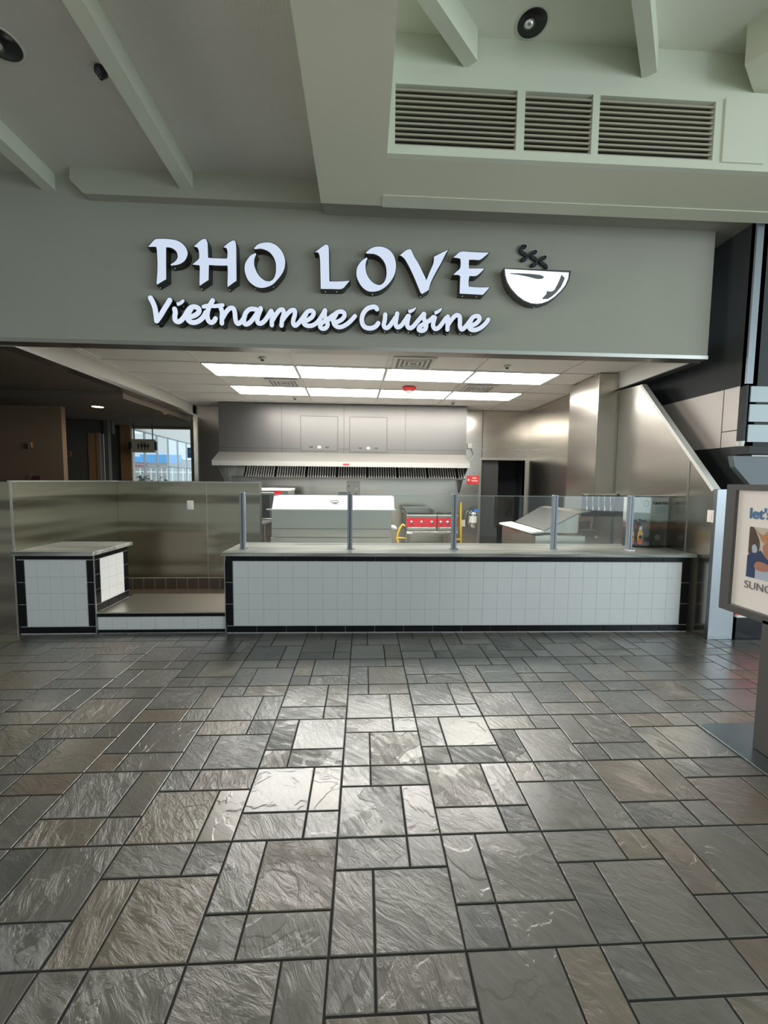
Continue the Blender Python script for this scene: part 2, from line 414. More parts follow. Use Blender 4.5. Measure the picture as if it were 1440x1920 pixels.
# ---- slate floor, laid in the 4-paver module of the photograph
def build_floor():
    W = 0.46768; X0, Y0 = -0.10784, 1.28288
    V = []; Fc = []; colr = []
    g = 0.0042; bv = 0.003
    t = 1 / 3
    KIND = {'A': [(0, 2*t, 2*t, 1), (2*t, 1, 2*t, 1), (0, t, 0, 2*t), (t, 1, 0, 2*t)],
            'B': [(0, t, 2*t, 1), (t, 1, 2*t, 1), (0, 2*t, 0, 2*t), (2*t, 1, 0, 2*t)],
            'C': [(0, t, t, 1), (t, 1, t, 1), (0, t, 0, t), (t, 1, 0, t)],
            'D': [(0, 2*t, t, 1), (2*t, 1, t, 1), (0, 2*t, 0, t), (2*t, 1, 0, t)]}
    for i in range(-16, 17):
        for j in range(-9, 7):
            k = ('A' if j % 2 == 0 else 'B') if i % 2 == 0 else ('C' if j % 2 == 0 else 'D')
            for (a, b_, c, d) in KIND[k]:
                x0, x1 = X0 + (i + a) * W + g, X0 + (i + b_) * W - g
                y0, y1 = Y0 + (j + c) * W + g, Y0 + (j + d) * W - g
                jx = random.uniform(-.001, .001); x0 += jx; x1 += jx
                if y0 > 4.33: continue
                dz = random.uniform(-0.0006, 0.0006)
                o = len(V)
                for (q, z) in ((0, -0.006), (0, -0.0015 + dz), (bv, dz)):
                    V.extend([(x0 + q, y0 + q, z), (x1 - q, y0 + q, z), (x1 - q, y1 - q, z), (x0 + q, y1 - q, z)])
                fs = [(8, 9, 10, 11)]
                for r in (0, 4):
                    for s_ in range(4):
                        fs.append((r + s_, r + (s_ + 1) % 4, r + 4 + (s_ + 1) % 4, r + 4 + s_))
                rc = (random.random(), random.random(), random.random() ** 0.8, 1)
                for f in fs:
                    Fc.append([u + o for u in f]); colr.append(rc)
    me = bpy.data.meshes.new('floor'); me.from_pydata(V, [], Fc)
    ca = me.color_attributes.new('paver', 'FLOAT_COLOR', 'CORNER')
    li = 0
    for p, c in zip(me.polygons, colr):
        for _ in p.loop_indices:
            ca.data[li].color = c; li += 1
    me.materials.append(M['slate']); me.update()
    o = bpy.data.objects.new('floor', me); COL.objects.link(o); o['kind'] = 'structure'
    return o
build_floor()
struct('floor', MB().box(-9, 9, -3, 4.33, -0.06, -0.004), 'floor_grout')
struct('floor', MB().box(XL - .3, XR + .35, 4.33, YB + .2, -0.06, 0.0), 'quarry')
struct('floor', MB().box(-12, XL - .3, 4.33, 24, -0.06, 0.0), 'greywall')

# ---- fascia wall over the shopfront
fas = MB().box(-6.2, 3.61, F, F + 0.14, ZH + .03, 4.24)
fas.box(-6.2, -0.40, F, F + .14, 4.24, 4.56)
struct('wall_front', fas, 'fascia')
struct('trim_1', MB().box(-6.2, 3.615, F - 0.006, F + 0.15, ZH - 0.005, ZH + 0.032), 'trim_steel')
struct('wall_side', MB().box(-9.5, -6.2, F, F + .14, 0, 4.56), 'fascia')
struct('wall_side', MB().box(-6.2, XL - .30, F + .02, F + .14, 0, ZH), 'dark_paint')  # unseen infill added to keep front light out of the hallway

# ---- main ceiling, left bays
struct('ceiling', MB().box(-9, -0.40, -3, F + .14, 4.47, 4.55), 'plaster_l')
for a, b_ in (((-1.74, -1.62)), ((-3.06, -2.94)), ((-4.4, -4.28)), ((-5.7, -5.58))):
    struct('trim_2', MB().box(a, b_, -3, F, 4.32, 4.47), 'rib')
# soffit where the bay meets the fascia
pa, pb = -2.62, -0.40
struct('trim_3', MB().prism([(pa - .12, F, 4.47), (pa - .12, F, 4.36), (pa, F, 4.24), (pb, F, 4.24), (pb, F, 4.47)], (0, -0.10, 0)), 'soffit')
# broad beam running back over the viewer, and the dropped soffit box with its louvres
struct('ceiling', MB().box(-0.40, 0.165, -3, 3.97, 4.10, 4.75), 'cream')
struct('ceiling', MB().box(-0.40, 9, 3.97, 6.5, 4.20, 4.75), 'fascia')
YLV = 3.36
box_ = MB()
box_.box(0.165, 4.6, YLV + .05, 3.97, 4.10, 4.16)
struct('ceiling', box_, 'cream')
struct('trim_4', MB().box(0.155, 4.6, 3.82, 3.975, 4.092, 4.10), 'cream')
# louvre wall with three openings
def lx(px): return aty(px, 220, YLV).x
O = [(lx(741), lx(969)), (lx(984), lx(1111)), (lx(1124), lx(1341))]
z0l, z1l = 4.165, 4.60
fr = MB()
fr.box(0.165, 4.6, YLV, YLV + .05, 4.10, z0l); fr.box(0.165, 4.6, YLV, YLV + .05, z1l, 4.68)
fr.box(0.165, O[0][0], YLV, YLV + .05, z0l, z1l)
fr.box(O[0][1], O[1][0], YLV, YLV + .05, z0l, z1l); fr.box(O[1][1], O[2][0], YLV, YLV + .05, z0l, z1l)
fr.box(O[2][1], 4.6, YLV, YLV + .05, z0l, z1l)
struct('wall_louver', fr, 'rib')
struct('ceiling', MB().box(0.165, 4.6, YLV + .05, 3.97, 4.68, 4.75), 'plaster_r')
for k, (a, b_) in enumerate(O):
    lab = ['wide louvered air grille next to the broad beam, leftmost of three', 'narrow louvered air grille between two wide ones', 'wide louvered air grille at the right end of the row'][k]
    t = thing('air_grille', lab, 'vent', ((a + b_) / 2, YLV, z0l), 0, 'louvered air grilles')
    link('backing', MB().box(a, b_, YLV + .10, YLV + .11, z0l, z1l), 'black', t)
    sl = MB(); ns = 11
    for q in range(ns):
        zz = z0l + (q + 0.1) * (z1l - z0l) / ns; h = (z1l - z0l) / ns
        sl.hexa([(a, YLV + .012, zz), (b_, YLV + .012, zz), (b_, YLV + .07, zz + h * .62), (a, YLV + .07, zz + h * .62)],
                [(a, YLV + .012, zz + .010), (b_, YLV + .012, zz + .010), (b_, YLV + .07, zz + h * .62 + .010), (a, YLV + .07, zz + h * .62 + .010)])
        sl.box(a, b_, YLV + .008, YLV + .016, zz - .004, zz + .010)
    link('slats', sl, 'louver', t)
# raised panel right of the louvres
struct('trim_5', MB().box(O[2][1] + .07, lx(1436), YLV - .015, YLV, 4.15, 4.62), 'rib')
# right bay: flat ceiling above, ribs laid at 45 degrees
struct('ceiling', MB().box(0.165, 9, -3, YLV + .05, 4.98, 5.05), 'plaster_r')
def bar45(name, x, y, dx, dy, w, z0, z1, mt):
    d = Vector((dx, dy, 0)).normalized(); p = Vector((-d.y, d.x, 0)) * w / 2
    e0 = Vector((x, y, 0)); e1 = e0 - d * 3.2
    B = [e0 + p, e1 + p, e1 - p, e0 - p]
    struct(name, MB().hexa([b + Vector((0, 0, z0)) for b in B], [b + Vector((0, 0, z1)) for b in B]), mt)
bar45('trim_6', 0.80, YLV, 1, 1, .10, 4.76, 4.98, 'rib')
bar45('trim_7', 2.20, YLV, 0.83, 1, .10, 4.76, 4.98, 'rib')
bar45('trim_8', 3.05, YLV, -0.75, 1, .62, 4.70, 4.98, 'cream')
struct('wall_louver', MB().box(0.165, 4.6, YLV + .02, YLV + .06, 4.68, 4.98), 'rib')

# ---- kitchen shell
struct('wall_back', MB().box(XL, 2.56, YB, YB + .12, 0, ZC), 'steel_wall')
zd = aty(940, 863, YB).z; xd0, xd1 = aty(902, 900, YB).x, aty(983, 900, YB).x
bw = MB(); bw.box(2.56, xd0, YB, YB + .12, 0, ZC); bw.box(xd1, XR + .1, YB, YB + .12, 0, ZC); bw.box(xd0, xd1, YB, YB + .12, zd, ZC)
struct('wall_back', bw, 'steel_wall')
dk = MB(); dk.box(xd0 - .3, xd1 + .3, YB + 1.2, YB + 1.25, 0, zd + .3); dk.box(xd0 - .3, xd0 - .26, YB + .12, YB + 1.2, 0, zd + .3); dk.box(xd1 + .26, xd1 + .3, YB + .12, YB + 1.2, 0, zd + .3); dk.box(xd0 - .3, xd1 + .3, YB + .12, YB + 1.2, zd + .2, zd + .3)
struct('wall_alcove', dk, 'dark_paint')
dj = MB(); dj.box(xd0 - .05, xd0, YB - .015, YB + .12, 0, zd + .05); dj.box(xd1, xd1 + .05, YB - .015, YB + .12, 0, zd + .05); dj.box(xd0, xd1, YB - .015, YB + .12, zd, zd + .05)
struct('trim_9', dj, 'steel_soft')
sw = thing('swing_door', 'dark grey swing door standing in the back doorway of the kitchen', 'door', (xd0 + .45, YB + .16, 0))
link('leaf', MB().box(xd0 + .02, (xd0 + xd1) / 2 - .06, YB + .14, YB + .18, 0.02, zd - .01), 'darkmetal', sw)
link('push_handle', MB().box((xd0 + xd1) / 2 - .16, (xd0 + xd1) / 2 - .13, YB + .11, YB + .14, 1.0, 1.3), 'chrome', sw)
# back panel seams
sm = MB()
for px in (440, 997): 
    x = aty(px, 900, YB).x
    sm.box(x - .01, x + .01, YB - .006, YB, 0, ZC)
sm.box(2.0, XR, YB - .006, YB, 2.28, 2.30)
struct('trim_10', sm, 'trim_steel')
struct('wall_right', MB().box(XR, XR + .1, 5.86, YB, 0, ZC), 'steel_wall')
struct('wall_column', MB().box(3.27, XR, 5.72, 6.55, 0, ZC, .004), 'steel_wall')
cs = MB(); cs.box(3.262, 3.272, 5.712, 5.73, 0, ZC); cs.box(XR - .012, XR - .002, 5.70, 5.72, 0, 2.85)
struct('trim_11', cs, 'trim_steel')
# right partition with its slanting top
zt = 2.90; prof = [(XR, 4.03, 0), (XR, 4.03, 1.545), (XR, 5.24, 2.86), (XR, 5.86, zt), (XR, 5.86, 0)]
struct('wall_partition', MB().prism(prof, (0.06, 0, 0)), 'steel_wall')
dd = Vector((0, 1.21, 1.315)).normalized(); nn = Vector((0, -dd.z, dd.y))
A0 = Vector((XR - .006, 4.03, 1.545)); 
B0 = [A0, A0 + Vector((.072, 0, 0)), A0 + Vector((.072, 0, 0)) + dd * 1.79, A0 + dd * 1.79]
struct('trim_12', MB().hexa([b - nn * .03 for b in B0], [b + nn * .006 for b in B0]), 'white')
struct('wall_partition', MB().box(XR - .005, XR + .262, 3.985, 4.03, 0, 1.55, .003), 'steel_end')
vs = MB(); vs.box(XR - .008, XR, 4.36, 4.375, .0, 1.85)
struct('trim_13', vs, 'trim_steel')
# neighbour's wall beyond the partition: charcoal above, white panel below
XN = 3.87
struct('wall_neighbor', MB().box(XN, XN + .08, 4.06, 9, 0, 4.20), 'dark_paint')
zq = atx(1384, 725, XN - .004).z
yq = atx(1384, 780, XN - .004).y
wp = MB(); ys = atx(1355, 780, XN - .004).y
zlo = atx(1370, 838, XN - .004).z
zse = atx(1380, 807, XN - .004).z
wp.box(XN - .006, XN, yq, ys - .006, zse + .006, zq); wp.box(XN - .006, XN, yq, ys - .006, zlo, zse - .004); wp.box(XN - .006, XN, ys + .006, 8.8, zlo, zq)
struct('trim_14', wp, 'pinkwhite')
# kitchen soffit beams down both sides
struct('wall_left', MB().box(XL - .16, XL, F + .14, YB, ZH, ZC + .05), 'beam')
struct('trim_15', MB().box(XL - .17, XL + .006, F + .14, YB, ZH - .012, ZH + .03), 'trim_steel')
struct('wall_right', MB().box(XR, XR + .1, F + .14, 5.86, ZH, ZC + .05), 'ceil_tile')
struct('trim_16', MB().box(XR - .004, XR + .105, F + .14, 5.86, ZH - .012, ZH), 'dark_paint')
struct('wall_back', MB().box(XL - .06, XL, YB - .1, YB, 0, ZC), 'steel_wall')
# suspended ceiling, its grid turned a touch off the shopfront line
struct('ceiling', MB().box(XL - .16, XR + .10, F + .14, YB + .12, ZC + .012, ZC + .07), 'ceil_tile')
RG = math.radians(1.65)
G0 = atz(374, 680, ZC); TW, TD = 1.222, 0.612
TW = ((atz(1052, 701.6, ZC) - G0).length) / 4
TD = (atz(402, 703.4, ZC) - G0).length
gx = Vector((math.cos(RG), math.sin(RG), 0)); gy = Vector((-math.sin(RG), math.cos(RG), 0))
G0.z = 0
def gp(u, v, z): return G0 + gx * (u * TW) + gy * (v * TD) + Vector((0, 0, z))
def gbar(mb, u0, u1, v0, v1, z0, z1):
    B = [(u0, v0), (u1, v0), (u1, v1), (u0, v1)]
    mb.hexa([gp(u, v, z0) for u, v in B], [gp(u, v, z1) for u, v in B])
grid = MB(); hx, hy = .013 / TW, .013 / TD
def inside(u, v):
    p = gp(u, v, 0); return XL + .03 < p.x < XR - .03 and F + .2 < p.y < YB - .08
for v in range(-3, 8):
    us = [u / 10 for u in range(-30, 60) if inside(u / 10, v)]
    if len(us) > 2: gbar(grid, us[0], us[-1], v - hy, v + hy, ZC, ZC + .012)
for u2 in range(-4, 12):
    u = u2 / 1.0
    vs_ = [v / 10 for v in range(-30, 80) if inside(u, v / 10)]
    if len(vs_) > 2: gbar(grid, u - hx, u + hx, vs_[0], vs_[-1], ZC, ZC + .012)
struct('ceiling', grid, 'grid')

def panel(u, v, lab):
    t = thing('ceiling_light', lab, 'light', gp(u + .5, v + .5, ZC), RG, 'lit ceiling panels over the kitchen')
    ff = MB(); w = .022 / TW; h = .016 / TD
    for (a, b_, c, d) in ((0, 1, 0, h), (0, 1, 1 - h, 1), (0, w, h, 1 - h), (1 - w, 1, h, 1 - h)):
        gbar(ff, u + a, u + b_, v + c, v + d, ZC - .006, ZC)
    link('frame', ff, 'grid', t)
    df = MB(); gbar(df, u + w, u + 1 - w, v + h, v + 1 - h, ZC - .003, ZC)
    link('diffuser', df, 'panel', t)
ordn = ['leftmost', 'second from left', 'third from left', 'rightmost']
for k in range(4):
    panel(k, 0, 'white lit ceiling panel in the row nearest the sign, %s of four' % ordn[k])
for k in range(4):
    panel(k, 2, 'white lit ceiling panel in the row nearest the hood, %s of four' % ordn[k])

def diffuser(px, py, s, lab):
    c = atz(px, py, ZC)
    t = thing('ceiling_vent', lab, 'vent', c, RG, 'square ceiling air diffusers')
    fr_, dk_ = MB(), MB()
    def ring(mb, a, b_, z0, z1):
        for (x0, x1, y0, y1) in ((-b_, b_, -b_, -a), (-b_, b_, a, b_), (-b_, -a, -a, a), (a, b_, -a, a)):
            mb.box(c.x + x0, c.x + x1, c.y + y0, c.y + y1, z0, z1)
    ring(fr_, s * .82, s, ZC - .012, ZC + .0)
    for q in (.60, .38, .16):
        ring(fr_, s * q, s * (q + .09), ZC - .010, ZC)
    dk_.box(c.x - s * .8, c.x + s * .8, c.y - s * .8, c.y + s * .8, ZC - .004, ZC)
    link('frame', fr_, 'grid', t); link('throat', dk_, 'swoosh', t)
diffuser(775, 681, .27, 'square ceiling diffuser right behind the fascia, nearest the sign')
diffuser(532, 718, .25, 'square ceiling diffuser between the light rows, on the left')
diffuser(897, 729, .25, 'square ceiling diffuser between the light rows, on the right')
for (px, py, lab) in ((492, 672, 'small round sprinkler cover in the ceiling nearest the fascia, left'), (951, 687, 'small round sprinkler cover in the ceiling nearest the fascia, right'),
                      (553, 746, 'small round sprinkler cover near the hood, left'), (849, 755, 'small round sprinkler cover near the hood, right')):
    c = atz(px, py, ZC)
    t = thing('sprinkler', lab, 'sprinkler', c, 0, 'ceiling sprinklers')
    link('cover', MB().lathe([(.045, 0), (.045, -.008), (.03, -.014)], c, 16), 'grid', t)
    link('head', MB().lathe([(.02, -.012), (.022, -.03), (.008, -.036)], c, 12), 'darkmetal', t)
c = atz(767, 727, ZC)
t = thing('fire_alarm', 'red ceiling fire alarm with white strobe among the light panels', 'alarm', c)
link('base', MB().lathe([(.11, 0), (.115, -.03), (.08, -.05)], c, 24), 'redsign', t)
link('strobe', MB().lathe([(.05, -.05), (.045, -.085), (.01, -.095)], c, 16), 'whiteplastic', t)

# ---- stainless half wall round the order bay
HW = 1.556; YH = 6.08
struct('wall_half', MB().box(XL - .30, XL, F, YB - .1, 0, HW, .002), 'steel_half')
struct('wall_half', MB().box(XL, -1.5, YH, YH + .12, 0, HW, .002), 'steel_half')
cap = MB(); cap.box(XL - .03, XL + .012, F - .004, YH, HW - .004, HW + .012); cap.box(XL - .3, -1.49, YH - .006, YH + .13, HW - .004, HW + .008)
cap.box(XL - .012, XL + .006, F - .01, F + .0, 0, HW)
struct('trim_17', cap, 'trim_steel')
for px in (388,):
    x = aty(px, 950, YH).x
    struct('trim_18', MB().box(x - .003, x + .003, YH - .003, YH, .17, HW), 'steel_soft')
bt = MB(); x = XL + .02
while x < -1.55:
    bt.box(x, min(x + .148, -1.5), YH - .012, YH, 0.004, .160); x += .155
struct('baseboard_back', bt, 'brown_tile')
struct('baseboard_back', MB().box(XL, -1.5, YH - .006, YH, 0, .166), 'grout')
fl = MB(); x = XL + .02
while x < -1.45:
    fl.box(x, x + .148, 5.1, YH - .012, -.02, .004); x += .155
struct('floor', fl, 'brown_tile')
po = aty(357, 947, YH)
t = thing('wall_outlet', 'white outlet plate on the stainless half wall above the order bay', 'outlet', (po.x, YH, po.z))
link('plate', MB().box(po.x - .045, po.x + .045, YH - .008, YH, po.z - .065, po.z + .065, .003), 'whiteplastic', t)
link('socket', MB().box(po.x - .02, po.x + .02, YH - .012, YH - .008, po.z - .035, po.z + .035, .002), 'paper', t)

# ================================================================== COUNTERS
def tiles(mb, x0, x1, z0, z1, nx, nz, y0, y1, g=.0022):
    w = (x1 - x0) / nx; h = (z1 - z0) / nz
    for i in range(nx):
        for j in range(nz):
            mb.box(x0 + i * w + g, x0 + (i + 1) * w - g, y0, y1, z0 + j * h + g, z0 + (j + 1) * h - g, .0006)

# long service counter, local frame: x along the front, y back, turned by its own small angle
CA = math.radians(-0.76)
CO = (-1.411, 4.288, 0)
L = 4.92
t = thing('service_counter', 'long service counter faced in white tile with black tile borders', 'counter', CO, CA)
def lp(name, mb, mt): return link(name, mb, mt, t, world=False)
lp('body', MB().box(0, L, 0, .62, 0, .82), 'grout')
wt = MB(); tiles(wt, .075, L - .095, .085, .758, 31, 4, -.008, 0, .0007); lp('white_tile_face', wt, 'white_tile')
bt = MB(); tiles(bt, 0, L, 0.008, .078, 16, 1, -.010, 0, .0025); tiles(bt, 0, L, .762, .818, 16, 1, -.010, 0, .0015)
tiles(bt, 0, .070, .080, .770, 1, 3, -.010, 0, .003); tiles(bt, L - .090, L, .080, .770, 1, 3, -.010, 0, .003)
for k in range(3):
    bt.box(-.010, 0, .005, .16, .08 + k * .23, .305 + k * .23, .001)
lp('black_tile_border', bt, 'black_tile')
lp('edge_strip', MB().box(-.014, -.006, -.014, -.004, 0, .815), 'trim_steel')
lp('worktop', MB().box(-.03, L + .02, -.065, .66, .822, .858, .004), 'stone')

# sneeze guard
YG = 4.46; ZT = .858
posts = [456, 656, 850, 1037, 1178]
tp = []
for px in posts:
    p = aty(px, 1030, YG); tp.append(p.x)
labs = ['square grey post of the glass guard nearest the half wall', 'square grey guard post in front of the white lidded table', 'square grey guard post in front of the red range',
        'square grey guard post in front of the slanted prep lid', 'square grey guard post beside the drink dispenser']
for x, lab in zip(tp, labs):
    t = thing('guard_post', lab, 'post', (x, YG, ZT), CA, 'sneeze guard posts')
    w = .027
    link('post', MB().box(x - w, x + w, YG - w, YG + w, ZT + .004, ZT + .605, .004), 'alu', t)
    link('foot_plate', MB().box(x - .035, x + .05, YG - .045, YG + .045, ZT, ZT + .005, .001), 'chrome', t)
    link('slot', MB().box(x - .006, x + .006, YG - w - .0015, YG - w, ZT + .01, ZT + .60), 'darkmetal', t)
gl = ['glass guard pane over the left end of the counter', 'glass guard pane in front of the white lid and red range', 'glass guard pane in front of the dark back doorway', 'glass guard pane left of the drink dispenser']
for k in range(4):
    a, b_ = tp[k] + .029, tp[k + 1] - .029
    yy = YG
    t = thing('glass_pane', gl[k], 'glass pane', ((a + b_) / 2, yy, ZT), 0, 'sneeze guard panes')
    link('pane', MB().box(a, b_, yy - .003, yy + .003, ZT + .045, ZT + .588), 'glass', t)
    link('pane_edge', MB().box(a, b_, yy - .0032, yy + .0032, ZT + .588, ZT + .592), 'glass_edge', t)
a = tp[4] + .029; b_ = XR - .10
t = thing('glass_pane', 'glass guard pane in front of the drink dispenser at the right wall', 'glass pane', ((a + b_) / 2, YG, ZT), 0, 'sneeze guard panes')
link('pane', MB().box(a, b_, YG - .003, YG + .003, ZT + .045, ZT + .588), 'glass', t)
link('pane_edge', MB().box(a, b_, YG - .0032, YG + .0032, ZT + .588, ZT + .592), 'glass_edge', t)

# small till counter on the left
t = thing('till_counter', 'short till counter faced in white tile against the left half wall', 'counter', (-3.12, 4.3, 0))
x0, x1 = -3.485, -2.735; y1 = 4.90
link('body', MB().box(x0, x1, F, y1, 0, .82), 'grout', t)
wt = MB(); tiles(wt, x0 + .078, x1 - .075, .085, .765, 5, 4, F - .008, F, .0008)
g = .001
n_ = 4
link('white_tile_face', wt, 'white_tile', t); wt = MB()
for i in range(3):
    for j in range(n_):
        wt.box(x1, x1 + .008, F + .085 + i * .140 + g, F + .085 + (i + 1) * .140 - g, .305 + j * .115 + g, .305 + (j + 1) * .115 - g, .001)
link('white_tile_face', wt, 'white_tile', t)
bt = MB(); tiles(bt, x0, x1, .008, .078, 2, 1, F - .010, F, .0025); tiles(bt, x0, x1, .772, .815, 2, 1, F - .010, F, .0025)
tiles(bt, x0, x0 + .072, .080, .770, 1, 3, F - .010, F, .003); tiles(bt, x1 - .070, x1, .080, .770, 1, 3, F - .010, F, .003)
link('black_tile_border', bt, 'black_tile', t); bt = MB()
for i in range(3):
    bt.box(x1, x1 + .010, F + .005 + i * .197, F + .195 + i * .197, .770, .812, .001)
link('black_tile_border', bt, 'black_tile', t); bt = MB()
for i in range(3): bt.box(x1, x1 + .010, F + .005 + i * .197, F + .195 + i * .197, .226, .298, .001)
bt2 = MB()
link('black_tile_border', bt, 'black_tile', t); bt = MB()
for j in range(3):
    bt.box(x1, x1 + .010, F + .005, F + .078, .305 + j * .155, .455 + j * .155, .001)
    bt2.box(x1, x1 + .010, F + .512, F + .590, .305 + j * .155, .455 + j * .155, .001)
link('black_tile_border', bt, 'black_tile', t); link('black_tile_border', bt2, 'black_tile', t)
link('edge_strip', MB().box(x1 + .002, x1 + .012, F - .014, F - .004, .0, .815), 'trim_steel', t)
link('worktop', MB().box(XL + .002, -2.70, 4.235, 4.955, .82, .86, .004), 'stone', t)

# low platform between the two counters
t = thing('low_platform', 'low stainless topped platform between the two counters', 'platform', (-2.07, 4.3, 0))
x0, x1 = -2.722, -1.425
link('body', MB().box(x0, x1, 4.31, 5.0, 0, .205), 'grout', t)
wt = MB(); tiles(wt, x0, x1, .045, .170, 9, 1, 4.302, 4.31, .0012); link('white_tile_face', wt, 'white_tile', t)
bt = MB(); tiles(bt, x0, x1, .175, .208, 6, 1, 4.298, 4.31, .002); link('black_tile_border', bt, 'black_tile', t); bt = MB(); tiles(bt, x0, x1, .006, .040, 6, 1, 4.298, 4.31, .002); link('black_tile_border', bt, 'black_tile', t)
link('top_plate', MB().box(x0, x1, 4.302, 5.01, .208, .222, .002), 'steel_top', t)

# ================================================================== SIGN
YF = F - .095
def catmull(P, n=5, closed=False):
    out = []; N = len(P)
    rng = range(N if closed else N - 1)
    for i in rng:
        p0, p1, p2, p3 = (P[(i - 1) % N], P[i], P[(i + 1) % N], P[(i + 2) % N]) if closed else (P[max(i - 1, 0)], P[i], P[i + 1], P[min(i + 2, N - 1)])
        for k in range(n):
            s_ = k / n
            out.append(tuple(0.5 * ((2 * p1[q]) + (-p0[q] + p2[q]) * s_ + (2 * p0[q] - 5 * p1[q] + 4 * p2[q] - p3[q]) * s_ ** 2 + (-p0[q] + 3 * p1[q] - 3 * p2[q] + p3[q]) * s_ ** 3) for q in range(2)))
    if not closed: out.append(tuple(P[-1]))
    return out
def smooth_outline(P):
    """round gentle bends, keep sharp corners"""
    N = len(P); out = []
    sharp = []
    for i in range(N):
        a = Vector(P[i]) - Vector(P[i - 1]); b_ = Vector(P[(i + 1) % N]) - Vector(P[i])
        sharp.append(a.angle(b_, 0) > 0.75 if a.length and b_.length else True)
    for i in range(N):
        p0, p1, p2, p3 = P[i - 1], P[i], P[(i + 1) % N], P[(i + 2) % N]
        if sharp[i]: p0 = p1
        if sharp[(i + 1) % N]: p3 = p2
        for k in range(4):
            s_ = k / 4
            out.append(tuple(0.5 * ((2 * p1[q]) + (-p0[q] + p2[q]) * s_ + (2 * p0[q] - 5 * p1[q] + 4 * p2[q] - p3[q]) * s_ ** 2 + (-p0[q] + 3 * p1[q] - 3 * p2[q] + p3[q]) * s_ ** 3) for q in range(2)))
    return out
def to_plane(P, sc, ox, oy, y):
    return [aty(ox + x / sc, oy + y_ / sc, y) for x, y_ in P]
def grow(P, d):
    """offset a planar outline (constant Y) outward by d"""
    N = len(P); ar = sum(P[i].x * P[(i + 1) % N].z - P[(i + 1) % N].x * P[i].z for i in range(N))
    s_ = 1 if ar > 0 else -1; out = []
    for i in range(N):
        a = (P[i] - P[i - 1]); b_ = (P[(i + 1) % N] - P[i])
        na = Vector((a.z, 0, -a.x)).normalized() * s_; nb = Vector((b_.z, 0, -b_.x)).normalized() * s_
        mm = na + nb
        if mm.length < .2: mm = na
        mm.normalize(); k = min(1 / max(mm.dot(na), .3), 2.0)
        out.append(P[i] + mm * d * k)
    return out
def bolts(pts, sc, ox, oy, t):
    for (x, y_) in pts:
        c = aty(ox + x / sc, oy + y_ / sc, F - .055)
        link('bolt', MB().lathe([(.001, -.006), (.0055, -.003), (.0055, .003), (.001, .006)], c, 8), 'bolt', t)
M['bolt'] = mat('glint_white_bolt_head', (0.9, 0.9, 0.88), 0.2, 0.2)  # bolt heads near white, their glint put into the colour

LET = [
 ('P', 1, [(40,142),(62,118),(85,92),(110,70),(140,66),(200,66),(255,70),(310,80),(360,105),(395,140),(412,170),(420,205),(412,240),(392,275),(360,300),(320,315),(262,323),(256,312),(290,292),(312,270),(325,240),(318,200),(300,175),(275,158),(245,148),(212,147),(212,300),(213,455),(190,468),(125,507),(122,480),(128,400),(130,300),(126,200),(120,150),(112,142),(80,141)], [(157,540),(299,352)]),
 ('H', 1, [(482,140),(510,112),(550,78),(585,66),(600,72),(612,110),(615,180),(618,245),(625,250),(700,254),(795,257),(803,245),(806,200),(800,165),(790,150),(766,148),(790,125),(830,95),(865,79),(880,90),(888,140),(890,300),(891,470),(860,490),(808,530),(805,500),(808,400),(806,330),(800,323),(700,322),(630,317),(625,330),(622,462),(590,482),(537,518),(535,480),(537,400),(538,335),(530,320),(468,313),(500,285),(525,262),(533,240),(530,190),(522,160),(508,146)], [(559,550),(828,560)]),
 ('O', 1, [(1060,160),(1085,130),(1120,110),(1170,101),(1220,103),(1270,125),(1310,160),(1340,205),(1358,260),(1360,310),(1350,360),(1325,410),(1285,460),(1240,505),(1190,528),(1140,538),(1090,530),(1045,505),(1005,465),(980,410),(970,350),(978,300),(1000,260),(1030,225),(1075,203),(1082,215),(1070,240),(1062,270),(1063,320),(1075,360),(1100,410),(1140,452),(1175,472),(1215,474),(1245,455),(1262,425),(1272,380),(1272,310),(1258,260),(1235,220),(1205,190),(1165,170),(1120,160),(1075,165)], [(1074,545),(1248,530)]),
 ('L', 2, [(45,115),(65,98),(95,75),(125,55),(142,60),(150,85),(152,200),(155,330),(160,340),(230,340),(310,335),(285,365),(250,397),(170,398),(88,397),(86,300),(84,200),(80,150),(72,122),(60,114)], [(124,421),(212,421)]),
 ('O', 2, [(435,122),(455,100),(490,78),(535,71),(580,78),(625,105),(655,150),(668,210),(662,270),(640,320),(600,370),(550,405),(500,418),(455,415),(415,390),(385,350),(365,300),(365,250),(378,215),(405,180),(443,155),(448,165),(437,190),(433,230),(440,275),(460,315),(490,348),(525,366),(555,364),(580,340),(594,300),(595,250),(585,205),(560,165),(530,140),(495,127),(455,125)], [(487,441)]),
 ('V', 2, [(697,140),(720,120),(750,98),(778,90),(790,105),(810,150),(838,195),(870,260),(904,332),(925,275),(950,220),(960,185),(962,150),(990,135),(1030,115),(1072,95),(1050,130),(1015,200),(975,270),(940,340),(925,385),(922,405),(870,437),(858,425),(845,395),(810,310),(780,245),(745,180),(725,155),(708,142)], [(857,460)]),
 ('E', 2, [(1112,155),(1135,135),(1170,110),(1250,113),(1330,117),(1385,118),(1355,145),(1315,173),(1270,172),(1232,172),(1230,205),(1232,240),(1290,240),(1350,240),(1325,268),(1285,297),(1235,297),(1228,340),(1230,380),(1310,386),(1390,385),(1365,415),(1338,443),(1250,438),(1160,433),(1162,370),(1165,300),(1150,290),(1112,288),(1135,265),(1160,243),(1168,210),(1166,165),(1140,158)], [(1180,455),(1288,460)]),
]
CR = {1: (5.143, 270, 435), 2: (4.114, 580, 445)}
names = {'P': 'letter_p', 'H': 'letter_h', 'O': 'letter_o', 'L': 'letter_l', 'V': 'letter_v', 'E': 'letter_e'}
